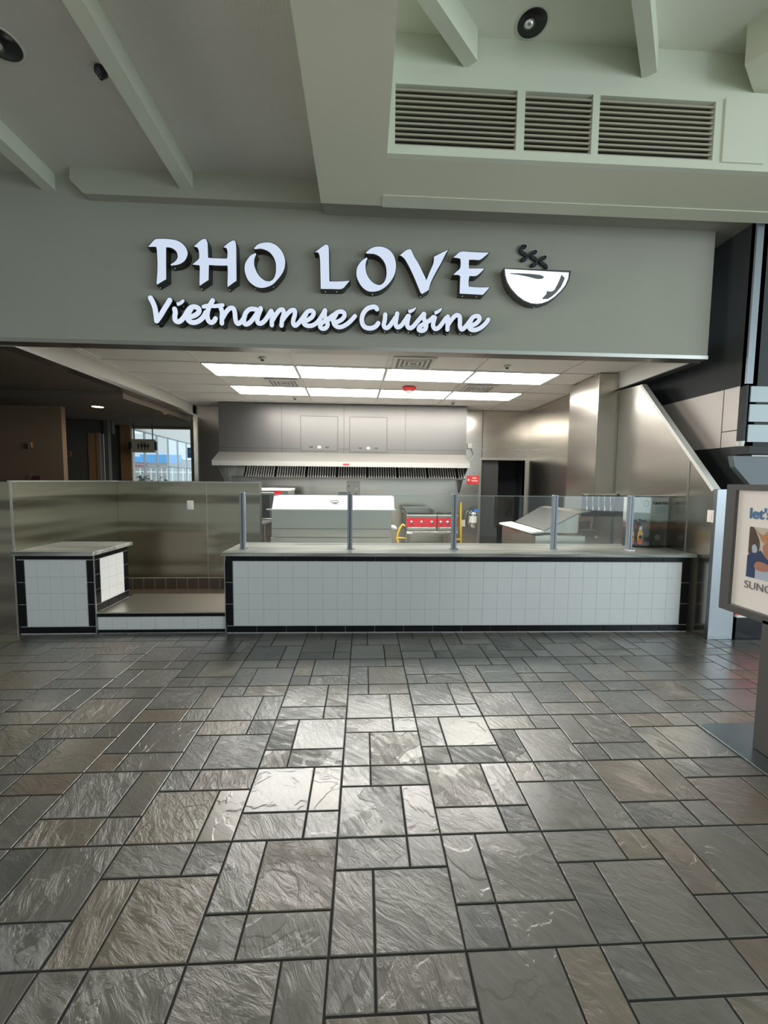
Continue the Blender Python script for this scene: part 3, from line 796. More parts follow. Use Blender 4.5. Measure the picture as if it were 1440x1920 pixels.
where = {('P', 1): 'first letter of PHO', ('H', 1): 'middle letter of PHO', ('O', 1): 'last letter of PHO', ('L', 2): 'first letter of LOVE', ('O', 2): 'second letter of LOVE', ('V', 2): 'third letter of LOVE', ('E', 2): 'last letter of LOVE, beside the bowl'}
for ch, w, P, B in LET:
    sc, ox, oy = CR[w]
    pts = to_plane(smooth_outline(P), sc, ox, oy, YF)
    cx = sum(p.x for p in pts) / len(pts); zb = min(p.z for p in pts)
    t = thing(names[ch], 'white lit capital %s on the fascia, %s' % (ch, where[(ch, w)]), 'sign letter', (cx, F, zb), 0, 'capital letters of the shop sign')
    link('face', MB().prism(pts, (0, .006, 0)), 'face', t)
    q = [p + Vector((0, .0015, 0)) for p in grow(pts, .006)]
    link('return', MB().prism(q, (0, F - YF - .0015, 0)), 'return', t)
    bolts(B, sc, ox, oy, t)

STK = {
 'v': [((3), 62, [(85,92),(115,150),(140,220),(155,300),(162,388)]), (3, 62, [(162,388),(215,310),(265,225),(305,160),(330,125)])],
}
def stroke_word(strokes, blobs, base, t, wmul=1.0):
    face, side = MB(), MB()
    k_ = 0
    def emit(outl):
        nonlocal k_
        k_ += 1
        dy = .00012 * k_
        pts = [p + Vector((0, dy, 0)) for p in outl]
        face.prism(pts, (0, .006, 0))
        q = [p + Vector((0, .003, 0)) for p in grow(outl, .0055)]
        side.prism(q, (0, F - YF - .003, 0))
    for (cid, wd, P) in strokes:
        sc, ox, oy = SC[cid]
        C_ = [Vector((aty(ox + x / sc, oy + y_ / sc, YF).x, YF, aty(ox + x / sc, oy + y_ / sc, YF).z)) for x, y_ in catmull(P, 5)]
        hw = wd * wmul / sc * YF / FPX / 2
        lft, rgt = [], []
        n = len(C_)
        for i, p in enumerate(C_):
            d = (C_[min(i + 1, n - 1)] - C_[max(i - 1, 0)]).normalized(); nn_ = Vector((-d.z, 0, d.x))
            lft.append(p + nn_ * hw); rgt.append(p - nn_ * hw)
        # body as quads, so tight bends never fold the outline
        for i in range(n - 1):
            quad = [lft[i], lft[i + 1], rgt[i + 1], rgt[i]]
            o_ = Vector((0, .0001, 0)); dv = Vector((0, .006, 0))
            face.add(quad + [v + dv for v in quad], [(0, 1, 2, 3), (7, 6, 5, 4), (0, 1, 5, 4), (2, 3, 7, 6)])
            qq = []
            for v, c_ in ((lft[i], C_[i]), (lft[i + 1], C_[i + 1]), (rgt[i + 1], C_[i + 1]), (rgt[i], C_[i])):
                qq.append(v + (v - c_).normalized() * .0055 + Vector((0, .003, 0)))
            dv = Vector((0, F - YF - .003, 0))
            side.add(qq + [v + dv for v in qq], [(0, 1, 2, 3), (7, 6, 5, 4), (0, 1, 5, 4), (2, 3, 7, 6)])
        for p in C_[::2] + [C_[-1]]:
            for (mb_, rr, y0, dp) in ((face, hw, .0, .006), (side, hw + .0055, .003, F - YF - .003)):
                ring = [p + Vector((rr * math.cos(a_ * math.pi / 7), y0, rr * math.sin(a_ * math.pi / 7))) for a_ in range(14)]
                dv = Vector((0, dp, 0))
                mb_.add(ring + [v + dv for v in ring], [tuple(range(14))] + [(a_, (a_ + 1) % 14, 14 + (a_ + 1) % 14, 14 + a_) for a_ in range(14)])
    for (cid, P) in blobs:
        sc, ox, oy = SC[cid]
        pts = to_plane(smooth_outline(P), sc, ox, oy, YF)
        face.prism(pts, (0, .006, 0))
        side.prism([p + Vector((0, .003, 0)) for p in grow(pts, .0055)], (0, F - YF - .003, 0))
    link('face', face, 'face3', t); link('return', side, 'return', t)
SC = {3: (6.857, 270, 545), 4: (6.545, 460, 545), 5: (5.333, 660, 555)}
viet = [
 (3, 60, [(82,92),(112,150),(138,220),(152,300),(162,388)]), (3, 60, [(162,388),(215,312),(265,228),(305,165),(330,122)]),
 (3, 58, [(392,235),(402,280),(395,330),(402,380),(440,400),(480,378),(520,330),(560,262),(605,215),(660,208),(705,235),(700,280),(650,318),(580,340)]),
 (3, 58, [(600,240),(565,300),(560,360),(595,400),(650,408),(710,385),(765,335),(795,280)]),
 (3, 56, [(882,125),(845,190),(822,250),(812,320),(828,385),(865,410),(900,390),(918,358)]),
 (3, 46, [(765,205),(820,192),(900,198),(960,192),(1010,185)]),
 (3, 54, [(985,215),(1003,280),(1000,350),(1000,418)]),
 (3, 54, [(1010,350),(1050,280),(1100,228),(1145,225),(1165,270),(1172,340),(1182,395),(1210,425),(1255,392),(1295,330)]),
 (4, 52, [(135,228),(60,225),(10,265),(-15,330),(-15,395),(15,412),(60,385),(110,325),(150,265),(188,215)]),
 (4, 52, [(188,228),(162,290),(147,350),(155,392),(190,402),(235,370),(275,315),(312,255)]),
 (4, 50, [(318,248),(335,300),(325,360),(325,422)]),
 (4, 50, [(330,370),(370,300),(420,238),(462,235),(470,285),(452,345),(443,428)]),
 (4, 50, [(450,370),(500,300),(560,243),(605,243),(605,300),(588,360),(590,410),(615,428),(655,395),(705,330),(760,260),(815,245),(840,275),(815,325),(755,365),(715,375)]),
 (4, 50, [(745,290),(712,350),(720,405),(765,430),(825,425),(885,385),(935,315),(978,240)]),
 (4, 50, [(980,245),(975,310),(1000,370),(1010,420),(985,458),(945,465),(917,442),(928,408),(965,378),(1020,345),(1075,300)]),
 (4, 50, [(1040,350),(1090,295),(1145,258),(1200,262),(1218,305),(1185,352),(1130,382),(1100,385)]),
 (4, 50, [(1115,290),(1082,350),(1090,410),(1135,445),(1195,438),(1262,398),(1312,350),(1345,312)]),
]
zv = aty(300, 612, YF)
t = thing('script_word', 'white lit script word Vietnamese, under PHO LOV', 'sign lettering', (-1.0, F, zv.z), 0, 'script words of the shop sign')
stroke_word(viet, [(3, [(415,150),(450,145),(490,115),(515,115),(520,135),(490,170),(440,195),(425,190)])], None, t)
bolts([(185,450),(508,203),(640,457),(874,464),(1332,481)], *SC[3], t)
bolts([(183,450),(455,473),(765,480),(950,513),(1143,492)], *SC[4], t)
cuis = [
 (5, 44, [(250,130),(232,110),(195,110),(148,130),(110,180),(98,240),(112,292),(148,318),(200,320),(240,300),(262,272)]),
 (5, 42, [(332,185),(328,240),(318,290),(335,318),(368,308),(405,260),(435,215)]),
 (5, 42, [(452,175),(443,230),(437,285),(458,312),(495,292),(530,245),(560,200)]),
 (5, 42, [(568,200),(557,250),(553,295),(575,320),(608,308),(650,260),(690,212),(718,178)]),
 (5, 42, [(722,180),(718,220),(735,262),(742,300),(728,335),(695,347),(668,335),(680,305),(718,280),(775,245),(815,210)]),
 (5, 42, [(828,215),(815,260),(812,300),(832,328),(868,315),(905,270),(940,220)]),
 (5, 42, [(958,205),(958,250),(955,335)]),
 (5, 42, [(960,290),(1000,230),(1042,192),(1075,202),(1080,250),(1080,300),(1098,333),(1132,310),(1170,262),(1215,208),(1265,202),(1275,235),(1240,275),(1190,298)]),
 (5, 42, [(1195,235),(1168,285),(1182,328),(1228,340),(1290,315),(1340,270),(1363,235)]),
]
t = thing('script_word', 'white lit script word Cuisine, under the end of LOVE', 'sign lettering', (.9, F, zv.z), 0, 'script words of the shop sign')
stroke_word(cuis, [(5, [(560,140),(600,130),(635,112),(642,120),(620,150),(585,172),(565,165)]), (5, [(823,155),(855,140),(890,120),(902,128),(880,160),(840,185),(825,178)])], None, t)
bolts([(180,362),(326,361),(455,357),(562,367),(675,390),(820,375),(943,378),(1077,380),(1186,387)], *SC[5], t)

sc6 = (8.47, 920, 440)
bowl = [(207,528),(1278,572),(1268,640),(1245,720),(1205,810),(1140,900),(1050,985),(950,1050),(840,1092),(735,1112),(620,1098),(510,1050),(400,972),(310,870),(250,765),(220,660)]
facep = [(228,545),(1243,602),(1228,700),(1185,800),(1115,890),(1020,980),(920,1048),(820,1085),(740,1095),(640,1085),(530,1040),(430,965),(330,855),(270,755),(238,650)]
t = thing('bowl_sign', 'white lit bowl emblem with steam strokes right of LOVE', 'sign emblem', (1.4, F, 3.2))
pb = to_plane(bowl, *sc6, YF)
link('rim', MB().prism(pb, (0, F - YF, 0)), 'bowl_side', t)
M['face2'] = mat('lit_bowl_face', (0.8, 0.85, 0.9), 0.3, emit=(0.74, 0.86, 1.0), estr=0.85)
link('face', MB().prism(to_plane(facep, *sc6, YF - .004), (0, .005, 0)), 'face2', t)
sw1 = [(310,612),(450,612),(640,622),(780,638),(830,655),(850,675),(820,700),(760,706),(700,695),(560,660),(430,635),(310,622)]
sw2 = [(1125,635),(1150,660),(1178,690),(1150,760),(1110,840),(1050,910),(980,975),(910,1020),(820,1022),(822,1005),(860,970),(885,940),(895,890),(930,905),(975,900),(1010,880),(1050,810),(1085,740),(1105,690)]
for s_ in (sw1, sw2): link('swoosh', MB().prism(to_plane(s_, *sc6, YF - .006), (0, .0025, 0)), 'swoosh', t)
bolts([(686, 1158)], *sc6, t)
for P in ([(548,182),(505,185),(480,225),(490,270),(540,300),(570,335),(555,380),(500,395)], [(715,268),(670,280),(645,315),(665,350),(715,385),(733,425),(710,465),(660,480)], [(865,355),(820,370),(795,400),(810,440),(860,475),(885,505),(880,530)]):
    s3 = MB(); C_ = to_plane(catmull(P, 5), *sc6, F - .03); hw = 48 / 8.47 * F / FPX / 2
    for i in range(len(C_) - 1):
        d = (C_[i + 1] - C_[i]).normalized(); nn_ = Vector((-d.z, 0, d.x)) * hw
        q = [C_[i] + nn_, C_[i + 1] + nn_, C_[i + 1] - nn_, C_[i] - nn_]; dv = Vector((0, .03, 0))
        s3.add(q + [v + dv for v in q], [(0, 1, 2, 3), (0, 1, 5, 4), (2, 3, 7, 6)])
    for p in C_:
        ring = [p + Vector((hw * math.cos(a_ * math.pi / 6), .0002, hw * math.sin(a_ * math.pi / 6))) for a_ in range(12)]
        dv = Vector((0, .0298, 0))
        s3.add(ring + [v + dv for v in ring], [tuple(range(12))] + [(a_, (a_ + 1) % 12, 12 + (a_ + 1) % 12, 12 + a_) for a_ in range(12)])
    link('steam_stroke', s3, 'steam', t)

# ================================================================== KITCHEN EQUIPMENT
# exhaust hood
YE = 8.45
hx0, hx1 = aty(410, 800, YE).x, aty(875, 800, YE).x
zl = aty(640, 850, YE).z
t = thing('exhaust_hood', 'long stainless exhaust hood hanging over the back cook line', 'hood', ((hx0 + hx1) / 2, YE, 1.9))
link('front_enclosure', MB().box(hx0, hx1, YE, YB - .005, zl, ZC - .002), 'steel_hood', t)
YLp = 8.05
xl0, xl1 = aty(397, 868, YLp).x, aty(881, 872, YLp).x
zl1 = aty(640, 866, YLp).z; zl0 = aty(640, 875, YLp).z
cn = MB()
cn.prism([(xl0, YLp, zl0), (xl0, YLp, zl1), (xl0, YE + .02, zl + .01), (xl0, YE + .1, zl + .01), (xl0, YE + .1, zl - .02), (xl0, YLp + .03, zl1 - .03), (xl0, YLp + .03, zl0)], (xl1 - xl0, 0, 0))
link('canopy_lip', cn, 'steel_lip_lit', t)
for x in (xl0, xl1 - .02):
    ep = MB(); ep.prism([(x, YLp + .03, zl1 - .02), (x, YE + .1, zl), (x, YB - .01, zl), (x, YB - .01, 1.35), (x, YB - .30, 1.62)], (.02, 0, 0))
    link('end_panel', ep, 'steel_hood', t)
# filter bank
ff = MB(); fb = MB()
zf1, zf0 = aty(640, 876, 8.3).z + .12, aty(640, 893, 8.3).z - .02
x = xl0 + .55
i = 0
while x < xl1 - .05:
    i += 1
    gap = .028 if i % 12 else .06
    ff.hexa([(x, 8.30, zf0), (x + .020, 8.30, zf0), (x + .020, 8.34, zf0), (x, 8.34, zf0)], [(x, 8.55, zf1), (x + .020, 8.55, zf1), (x + .020, 8.59, zf1), (x, 8.59, zf1)])
    x += gap + .020
fb.hexa([(xl0 + .5, 8.36, zf0), (xl1 - .03, 8.36, zf0), (xl1 - .03, 8.38, zf0), (xl0 + .5, 8.38, zf0)], [(xl0 + .5, 8.61, zf1), (xl1 - .03, 8.61, zf1), (xl1 - .03, 8.63, zf1), (xl0 + .5, 8.63, zf1)])
link('filter_baffles', ff, 'baffle', t); link('filter_backing', fb, 'black', t)
link('grease_trough', MB().box(xl0 + .3, xl1 - .03, 8.25, 8.40, zf0 - .03, zf0), 'steel_hood', t)
# access doors, seams, plates
for (pa_, pb_) in (((564, 780), (633, 846)), ((656, 782), (725, 848))):
    a, b_ = aty(*pa_, YE), aty(*pb_, YE)
    d = link('access_door', MB().box(a.x, b_.x, YE - .012, YE, b_.z, a.z, .003), 'steel_hood', t)
    cxm = (a.x + b_.x) / 2
    for dx in (-.16, .16):
        q = link('latch', MB().box(cxm + dx - .035, cxm + dx + .035, YE - .024, YE - .012, b_.z + .06, b_.z + .09, .003), 'darkmetal', t); q.parent = d
    q = link('sticker', MB().box(cxm - .03, cxm + .03, YE - .0135, YE - .012, b_.z + .055, b_.z + .10), 'white', t); q.parent = d
    rm = MB()
    for (x0_, x1_, z0_, z1_) in ((a.x - .008, b_.x + .008, a.z, a.z + .008), (a.x - .008, b_.x + .008, b_.z - .008, b_.z), (a.x - .008, a.x, b_.z, a.z), (b_.x, b_.x + .008, b_.z, a.z)):
        rm.box(x0_, x1_, YE - .003, YE, z0_, z1_)
    q = link('rim', rm, 'darkmetal', t); q.parent = d
ln = MB()
for px in (528, 645, 760):
    x = aty(px, 800, YE).x; ln.box(x - .004, x + .004, YE - .003, YE, zl + .02, ZC - .002)
ln.box(hx0, hx1, YE - .003, YE, zl + .08, zl + .088)
link('panel_seam', ln, 'darkmetal', t)
p = aty(649, 871, YLp)
link('red_label', MB().box(p.x - .06, p.x + .06, YLp - .003, YLp, p.z - .018, p.z + .018), 'redsign', t)
# wall utility plate under the hood
p0, p1 = aty(650, 902, YB), aty(675, 930, YB)
t = thing('utility_plate', 'square steel utility plate with round cover on the back wall', 'plate', ((p0.x + p1.x) / 2, YB, p0.z))
link('plate', MB().box(p0.x, p1.x, YB - .01, YB, p1.z, p0.z, .002), 'steel_soft', t)
link('round_cover', MB().lathe([(.05, 0), (.05, -.012), (.04, -.016)], (p0.x + .20, YB - .01, (p0.z + p1.z) / 2), 20, 'Y'), 'whiteplastic', t)
for dx, dz in ((.05, .05), (.06, -.09), (.2, -.11)):
    link('knob', MB().lathe([(.014, 0), (.014, -.015)], (p0.x + dx, YB - .01, (p0.z + p1.z) / 2 + dz), 10, 'Y'), 'blackp', t)
p = aty(642, 927, YB)
t = thing('wall_notice', 'small pale blue notice on the back wall left of the utility plate', 'notice', (p.x, YB, p.z))
link('sheet', MB().box(p.x - .09, p.x + .09, YB - .006, YB, p.z - .05, p.z + .05), 'frosted', t)

# refrigerated prep table with a white lid, seen from its back
YP = 5.75
def PX(px, y=YP): return aty(px, 980, y).x
def PZ(py, y=YP): return aty(640, py, y).z
x0, x1 = PX(507), PX(738)
t = thing('prep_table', 'wide stainless prep table with raised white lid behind the counter', 'prep table', ((x0 + x1) / 2, YP + .3, 0))
link('cabinet', MB().box(x0, x1 - .02, YP, YP + .75, .12, PZ(1008), .004), 'steel_soft', t)
bp = MB(); bp.box(x0 + .01, x1 - .03, YP + .02, YP + .05, PZ(1008), PZ(957), .003)
link('back_riser', bp, 'steel', t)
link('riser_seam', MB().box(x0 + .01, x1 - .03, YP + .016, YP + .02, PZ(992) - .004, PZ(992) + .002), 'darkmetal', t)
lid = MB(); zt1, zb1 = PZ(932), PZ(956)
lid.prism([(x0 + .02, YP + .0, zb1), (x0 + .02, YP + .02, zb1 + .012), (x0 + .02, YP + .16, zt1), (x0 + .02, YP + .62, zt1), (x0 + .02, YP + .62, zb1)], (x1 - x0 - .01, 0, 0))
lid.box(x0 - .05, x1 + .03, YP - .012, YP + .02, zb1 - .008, zb1 + .008)
ld = link('lid', lid, 'white', t)
hp = MB(); hx_, hz_ = PX(627), PZ(941)
hp.tube([(hx_ + .055 * math.cos(a), YP + .085 - .004, hz_ + .016 * math.sin(a)) for a in [k * math.pi / 10 for k in range(21)]], .005, 6, False)
h_ = link('handle', hp, 'darkmetal', t); h_.parent = ld
for (sx, yy) in ((x0 + .05, YP + .05), (x1 - .08, YP + .05), (x0 + .05, YP + .7), (x1 - .08, YP + .7)):
    link('leg', MB().tube([(sx, yy, 0), (sx, yy, .12)], .025, 10), 'darkmetal', t)
link('side_shelf', MB().prism([(x1 - .02, YP + .1, PZ(990)), (x1 + .06, YP + .1, PZ(992)), (x1 + .06, YP + .1, PZ(994)), (x1 - .02, YP + .1, PZ(994))], (0, .4, 0)), 'white', t)

# steamer / oven at the left behind the half wall
YO = 7.6
a, b_ = aty(485, 918, YO), aty(541, 1018, YO)
t = thing('countertop_oven', 'stainless oven with dark glass door behind the half wall', 'oven', ((a.x + b_.x) / 2, YO, .86))
zt_ = aty(500, 917, YO).z; zb_ = .90
ov = MB(); ov.box(a.x - .25, b_.x, YO, YO + .7, zb_, zt_ - .02, .004); link('body', ov, 'steel_soft', t)
link('top_cap', MB().box(a.x - .26, b_.x + .01, YO - .02, YO + .71, zt_ - .03, zt_ + .01, .004), 'white', t)
x0_, x1_ = aty(488, 950, YO).x, aty(506, 950, YO).x
dr = link('door', MB().box(x0_ - .25, aty(514, 950, YO).x, YO - .03, YO, zb_ + .04, zt_ - .06, .004), 'steel', t)
q = link('window', MB().box(x0_ - .2, x1_, YO - .034, YO - .03, aty(500, 970, YO).z, aty(500, 928, YO).z), 'blackp', t); q.parent = dr
q = link('rack', MB().box(x0_ - .2, x1_, YO - .038, YO - .034, aty(500, 951, YO).z - .01, aty(500, 949, YO).z), 'chrome', t); q.parent = dr
link('control_panel', MB().box(aty(515, 950, YO).x, aty(528, 950, YO).x, YO - .02, YO, aty(500, 936, YO).z, aty(500, 921, YO).z), 'red', t)
# stand under the oven
YS = 6.7
t = thing('oven_stand', 'stainless stand under the oven beside the half wall', 'stand', (a.x, YO + .3, 0))
link('shelf_top', MB().box(a.x - .3, b_.x + .02, YO - .05, YO + .72, .86, .90, .003), 'steel', t)
for (xx, yy) in ((b_.x - .02, YO - .02), (b_.x - .02, YO + .68), (a.x - .26, YO - .02), (a.x - .26, YO + .68)):
    link('leg', MB().tube([(xx, yy, 0), (xx, yy, .86)], .02, 8), 'chrome', t)
link('lower_shelf', MB().box(a.x - .28, b_.x, YO - .03, YO + .70, .30, .32, .003), 'steel_soft', t)
# small table corner next to the half wall end
a2 = aty(486, 987, 6.5); b2 = aty(505, 981, 6.9)
t = thing('work_table', 'small steel work table corner by the end of the half wall', 'table', (a2.x - .2, 6.6, 0))
zt_ = aty(495, 984, 6.6).z
link('table_top', MB().prism([(a2.x - .5, 6.35, zt_), (a2.x - .02, 6.35, zt_), (b2.x + .02, 7.1, zt_), (a2.x - .5, 7.1, zt_)], (0, 0, .03)), 'steel_soft', t)
for xx, yy in ((a2.x - .04, 6.4), (a2.x - .04, 7.0), (a2.x - .45, 6.4), (a2.x - .45, 7.0)):
    link('leg', MB().tube([(xx, yy, 0), (xx, yy, zt_)], .018, 8), 'chrome', t)

# red-fronted range on its stand
YR = 7.9
def RX(px): return aty(px, 980, YR).x
def RZ(py): return aty(800, py, YR).z
t = thing('equipment_stand', 'low stainless stand carrying the red fronted range', 'stand', (RX(805), YR + .3, 0))
link('top_shelf', MB().box(RX(762), RX(858), YR - .03, YR + .75, RZ(1001), RZ(996.5), .003), 'trim_steel', t)
link('lower_shelf', MB().box(RX(765), RX(855), YR, YR + .72, .22, .24, .003), 'steel_soft', t)
for xx in (RX(766), RX(854)):
    for yy in (YR, YR + .7):
        link('leg', MB().tube([(xx, yy, 0), (xx, yy, RZ(1000))], .022, 10), 'steel_soft', t)
link('label', MB().box(RX(763), RX(773), YR - .033, YR - .03, RZ(1000.5), RZ(997)), 'white', t)
zst = RZ(996.5)
for (pa_, pb_, nk, lab, kind) in ((762, 819, 3, 'red fronted griddle with steel splash plate, left half of the range', 'griddle'), (820, 858, 3, 'red fronted open burner hotplate, right half of the range', 'hotplate')):
    xa, xb = RX(pa_), RX(pb_)
    t = thing(kind, lab, kind, ((xa + xb) / 2, YR, zst), 0)
    link('body', MB().box(xa, xb, YR + .01, YR + .65, zst + .02, RZ(968), .003), 'steel_soft', t)
    fp = link('front_panel', MB().box(xa + .005, xb - .005, YR - .015, YR + .01, RZ(988), RZ(971), .003), 'red', t)
    for k in range(nk):
        kx = xa + (k + .5) * (xb - xa) / nk
        kn = MB().lathe([(.030, 0), (.030, -.008), (.018, -.010), (.016, -.035), (.010, -.038)], (kx, YR - .015, RZ(979)), 16, 'Y')
        q = link('knob', kn, 'chrome', t); q.parent = fp
        q = link('pointer', MB().box(kx - .028, kx + .028, YR - .062, YR - .05, RZ(979) - .006, RZ(979) + .006, .002), 'blackp', t); q.parent = fp
    link('drip_tray', MB().box(xa + .03, xb - .03, YR - .02, YR + .01, RZ(995), RZ(989), .003), 'steel', t)
    link('front_rail', MB().box(xa, xb, YR - .03, YR + .04, RZ(968), RZ(965.5), .003), 'trim_steel', t)
    for xx in (xa + .03, xb - .03):
        link('foot', MB().tube([(xx, YR + .04, zst), (xx, YR + .04, zst + .03)], .014, 8), 'chrome', t)
    if kind == 'griddle':
        sg = MB(); sg.prism([(xa + .02, YR + .02, RZ(966)), (xa - .03, YR + .62, RZ(955)), (xa - .01, YR + .62, RZ(955)), (xa + .04, YR + .02, RZ(966))], (0, .0, -.02))
        sg.box(xa - .03, xb - .02, YR + .62, YR + .64, RZ(966), RZ(953.5)); sg.box(xa - .03, xb - .02, YR + .5, YR + .64, RZ(955), RZ(953.5))
        sg.box(xa - .0, xa + .01, YR + .05, YR + .62, RZ(967), RZ(957)); sg.box(xb - .03, xb - .02, YR + .05, YR + .62, RZ(967), RZ(957))
        link('splash_guard', sg, 'steel_soft', t)
        link('griddle_plate', MB().box(xa + .01, xb - .03, YR + .06, YR + .60, RZ(968), RZ(967)), 'cast', t)
    else:
        for k in range(2):
            kx = xa + (k + .5) * (xb - xa) / 2
            gr_ = MB()
            for r_ in range(4):
                a_ = r_ * math.pi / 4; gr_.tube([(kx - .10 * math.cos(a_), YR + .3 - .10 * math.sin(a_), RZ(965)), (kx, YR + .3, RZ(963)), (kx + .10 * math.cos(a_), YR + .3 + .10 * math.sin(a_), RZ(965))], .010, 6)
            gr_.tube([(kx + .11 * math.cos(a_ * math.pi / 8), YR + .3 + .11 * math.sin(a_ * math.pi / 8), RZ(965.5)) for a_ in range(17)], .010, 6, False)
            link('burner_grate', gr_, 'cast', t)

# yellow gas hose and pipe
yh = 7.85
hs = [aty(px, py, yh) for px, py in ((759, 986), (755, 983), (750, 990), (746, 1000), (744, 1010), (747, 1017))]
tag(link('gas_hose', MB().tube(hs, .018, 8), 'yellow'), 'looped yellow gas hose hanging left of the griddle', 'hose')
hs = [aty(px, py, 8.1) for px, py in ((742, 1008.5), (761, 1009.5))]
tag(link('gas_pipe', MB().tube(hs, .016, 8), 'yellow'), 'short level yellow gas pipe left of the griddle', 'pipe', 'yellow gas pipes')
t = thing('gas_pipe', 'tall yellow gas pipe on the back wall right of the range', 'pipe', aty(864, 1010, 8.8), 0, 'yellow gas pipes')
pt = [aty(px, py, 8.8) for px, py in ((864, 946), (864, 1010))]
lo_ = Vector((pt[1].x, pt[1].y, 0.005))
link('riser', MB().tube([aty(864.5, 941, 8.8), pt[0], pt[1], lo_], [.008, .022, .022, .022], 10), 'yellow', t)
link('elbow', MB().tube([pt[1] + Vector((0, 0, -.0)), pt[1] + Vector((-.05, 0, -.02)), aty(846, 1010.5, 8.8)], .024, 10), 'yellow', t)
p = aty(868.5, 981, YB)
t = thing('wall_outlet', 'white outlet box on the back wall beside the yellow pipe', 'outlet', (p.x, YB, p.z))
link('box', MB().box(p.x - .036, p.x + .036, YB - .04, YB, p.z - .07, p.z + .07, .004), 'whiteplastic', t)
link('socket', MB().box(p.x - .018, p.x + .018, YB - .044, YB - .04, p.z - .04, p.z + .04, .002), 'paper', t)
# fire extinguisher
p = aty(886, 990, YB - .12)
t = thing('fire_extinguisher', 'silver fire extinguisher with blue tag hung on the back wall', 'fire extinguisher', (p.x, p.y, p.z))
zb_, zt_ = p.z, aty(886, 958, YB - .12).z
r_ = .085
link('cylinder', MB().lathe([(.01, zb_ - p.z), (r_ * .9, zb_ - p.z + .005), (r_, zb_ - p.z + .03), (r_, zt_ - p.z - .06), (r_ * .8, zt_ - p.z - .02), (r_ * .35, zt_ - p.z)], p, 20), 'chrome', t)
link('paper_label', MB().lathe([(r_ + .001, .12), (r_ + .001, .26)], p, 20), 'white', t)
vz = zt_
link('valve_handle', MB().tube([(p.x, p.y, vz), (p.x, p.y, vz + .05), (p.x + .10, p.y - .02, vz + .10)], .014, 8), 'blackp', t)
link('hose', MB().tube([(p.x - .01, p.y, vz + .04), (p.x - .12, p.y - .03, vz - .03), (p.x - .15, p.y - .03, vz - .2), (p.x - .12, p.y - .02, vz - .34)], .014, 8), 'blackp', t)
link('tag', MB().box(p.x + .0, p.x + .09, p.y - .07, p.y - .064, vz - .02, vz + .04), 'blue', t)
# red placard
p0, p1 = aty(875.5, 892, YB), aty(898, 908, YB)
t = thing('wall_placard', 'red instruction placard on the back wall right of the hood', 'sign', (p0.x, YB, p1.z))
link('board', MB().box(p0.x, p1.x, YB - .01, YB, p1.z, p0.z, .002), 'redsign', t)
pl = MB(); h_ = p0.z - p1.z
for q, w_ in ((.78, .10), (.68, .08), (.45, .14), (.36, .12)):
    c_ = (p0.x + p1.x) / 2 + .03; pl.box(c_ - w_ / 2, c_ + w_ / 2, YB - .012, YB - .01, p1.z + h_ * q - .005, p1.z + h_ * q + .005)
pl.lathe([(.022, 0), (.022, -.002)], (p0.x + .035, YB - .01, p1.z + h_ * .5), 12, 'Y')
link('print', pl, 'white', t)
p = aty(880, 836, YB)
t = thing('wall_box', 'small grey junction box with conduit on the wall right of the hood', 'box', (p.x, YB, p.z))
link('box', MB().box(p.x - .05, p.x + .05, YB - .05, YB, p.z - .06, p.z + .06, .006), 'steel_soft', t)
link('conduit', MB().tube([(p.x + .04, YB - .02, p.z - .06), (p.x + .10, YB - .02, p.z - .18), (p.x + .02, YB - .02, p.z - .32)], .012, 8), 'steel_soft', t)

# sandwich prep unit standing at an angle, lid raised
YQ = 5.6
t = thing('sandwich_unit', 'steel sandwich prep unit with white cutting board and slanted lid', 'prep table', (2.4, YQ, 0))
zc = 1.0
A = aty(936, 981, 5.9); B = aty(1012, 999, 5.2); D = aty(1022, 996, 5.25)
A_ = atz(936, 981, 1.0)
zcb = .968
c1, c2, c3, c4 = atz(936, 980, zcb), atz(997, 998, zcb), atz(1021, 996, zcb), atz(958, 977.5, zcb)
link('cutting_board', MB().prism([c1, c2, c3, c4], (0, 0, -.02)), 'white', t)
u = (c3 - c4); 
back = Vector((u.y * -1, u.x, 0)).normalized()
if back.x < 0: back = -back
w_ = .62
zc_ = .94
b1, b2 = Vector((c1.x, c1.y, 0)), Vector((c2.x, c2.y, 0))
cab = [b1 + back * .05, b2 + back * .05, b2 + back * .05 + back * .64, b1 + back * .05 + back * .64]
link('cabinet', MB().hexa([c + Vector((0, 0, .14)) for c in cab], [c + Vector((0, 0, zc_ - .02)) for c in cab]), 'steel_soft', t)
# lid: slanted sheet rising from behind the board
l1, l2 = aty(965, 978, c4.y + .05), aty(1021, 994, c3.y + .05)
Yt = (c4.y + c3.y) / 2
l4 = aty(1013, 950, c4.y); l3 = aty(1085, 962, c3.y + .02)
nrm = (l2 - l1).cross(l4 - l1).normalized() * .012
if nrm.z > 0: nrm = -nrm
link('lid', MB().prism([l1, l2, l3, l4], nrm), 'steel_hood', t)
l5 = aty(1108, 958, l3.y + .04); l6 = aty(1022, 948.5, l4.y + .02)
link('top_shelf', MB().prism([l4, l3, l5, l6], (0, 0, -.012)), 'trim_steel', t)
link('side_cheek', MB().prism([l2, l3, Vector((l3.x, l3.y, .94)), Vector((l2.x, l2.y, .94))], (.01, .004, 0)), 'steel', t)
for c in (b1 + back * .1, b2 + back * .1, b1 + back * .7, b2 + back * .7):
    link('leg', MB().tube([(c.x, c.y, 0), (c.x, c.y, .14)], .03, 8), 'darkmetal', t)

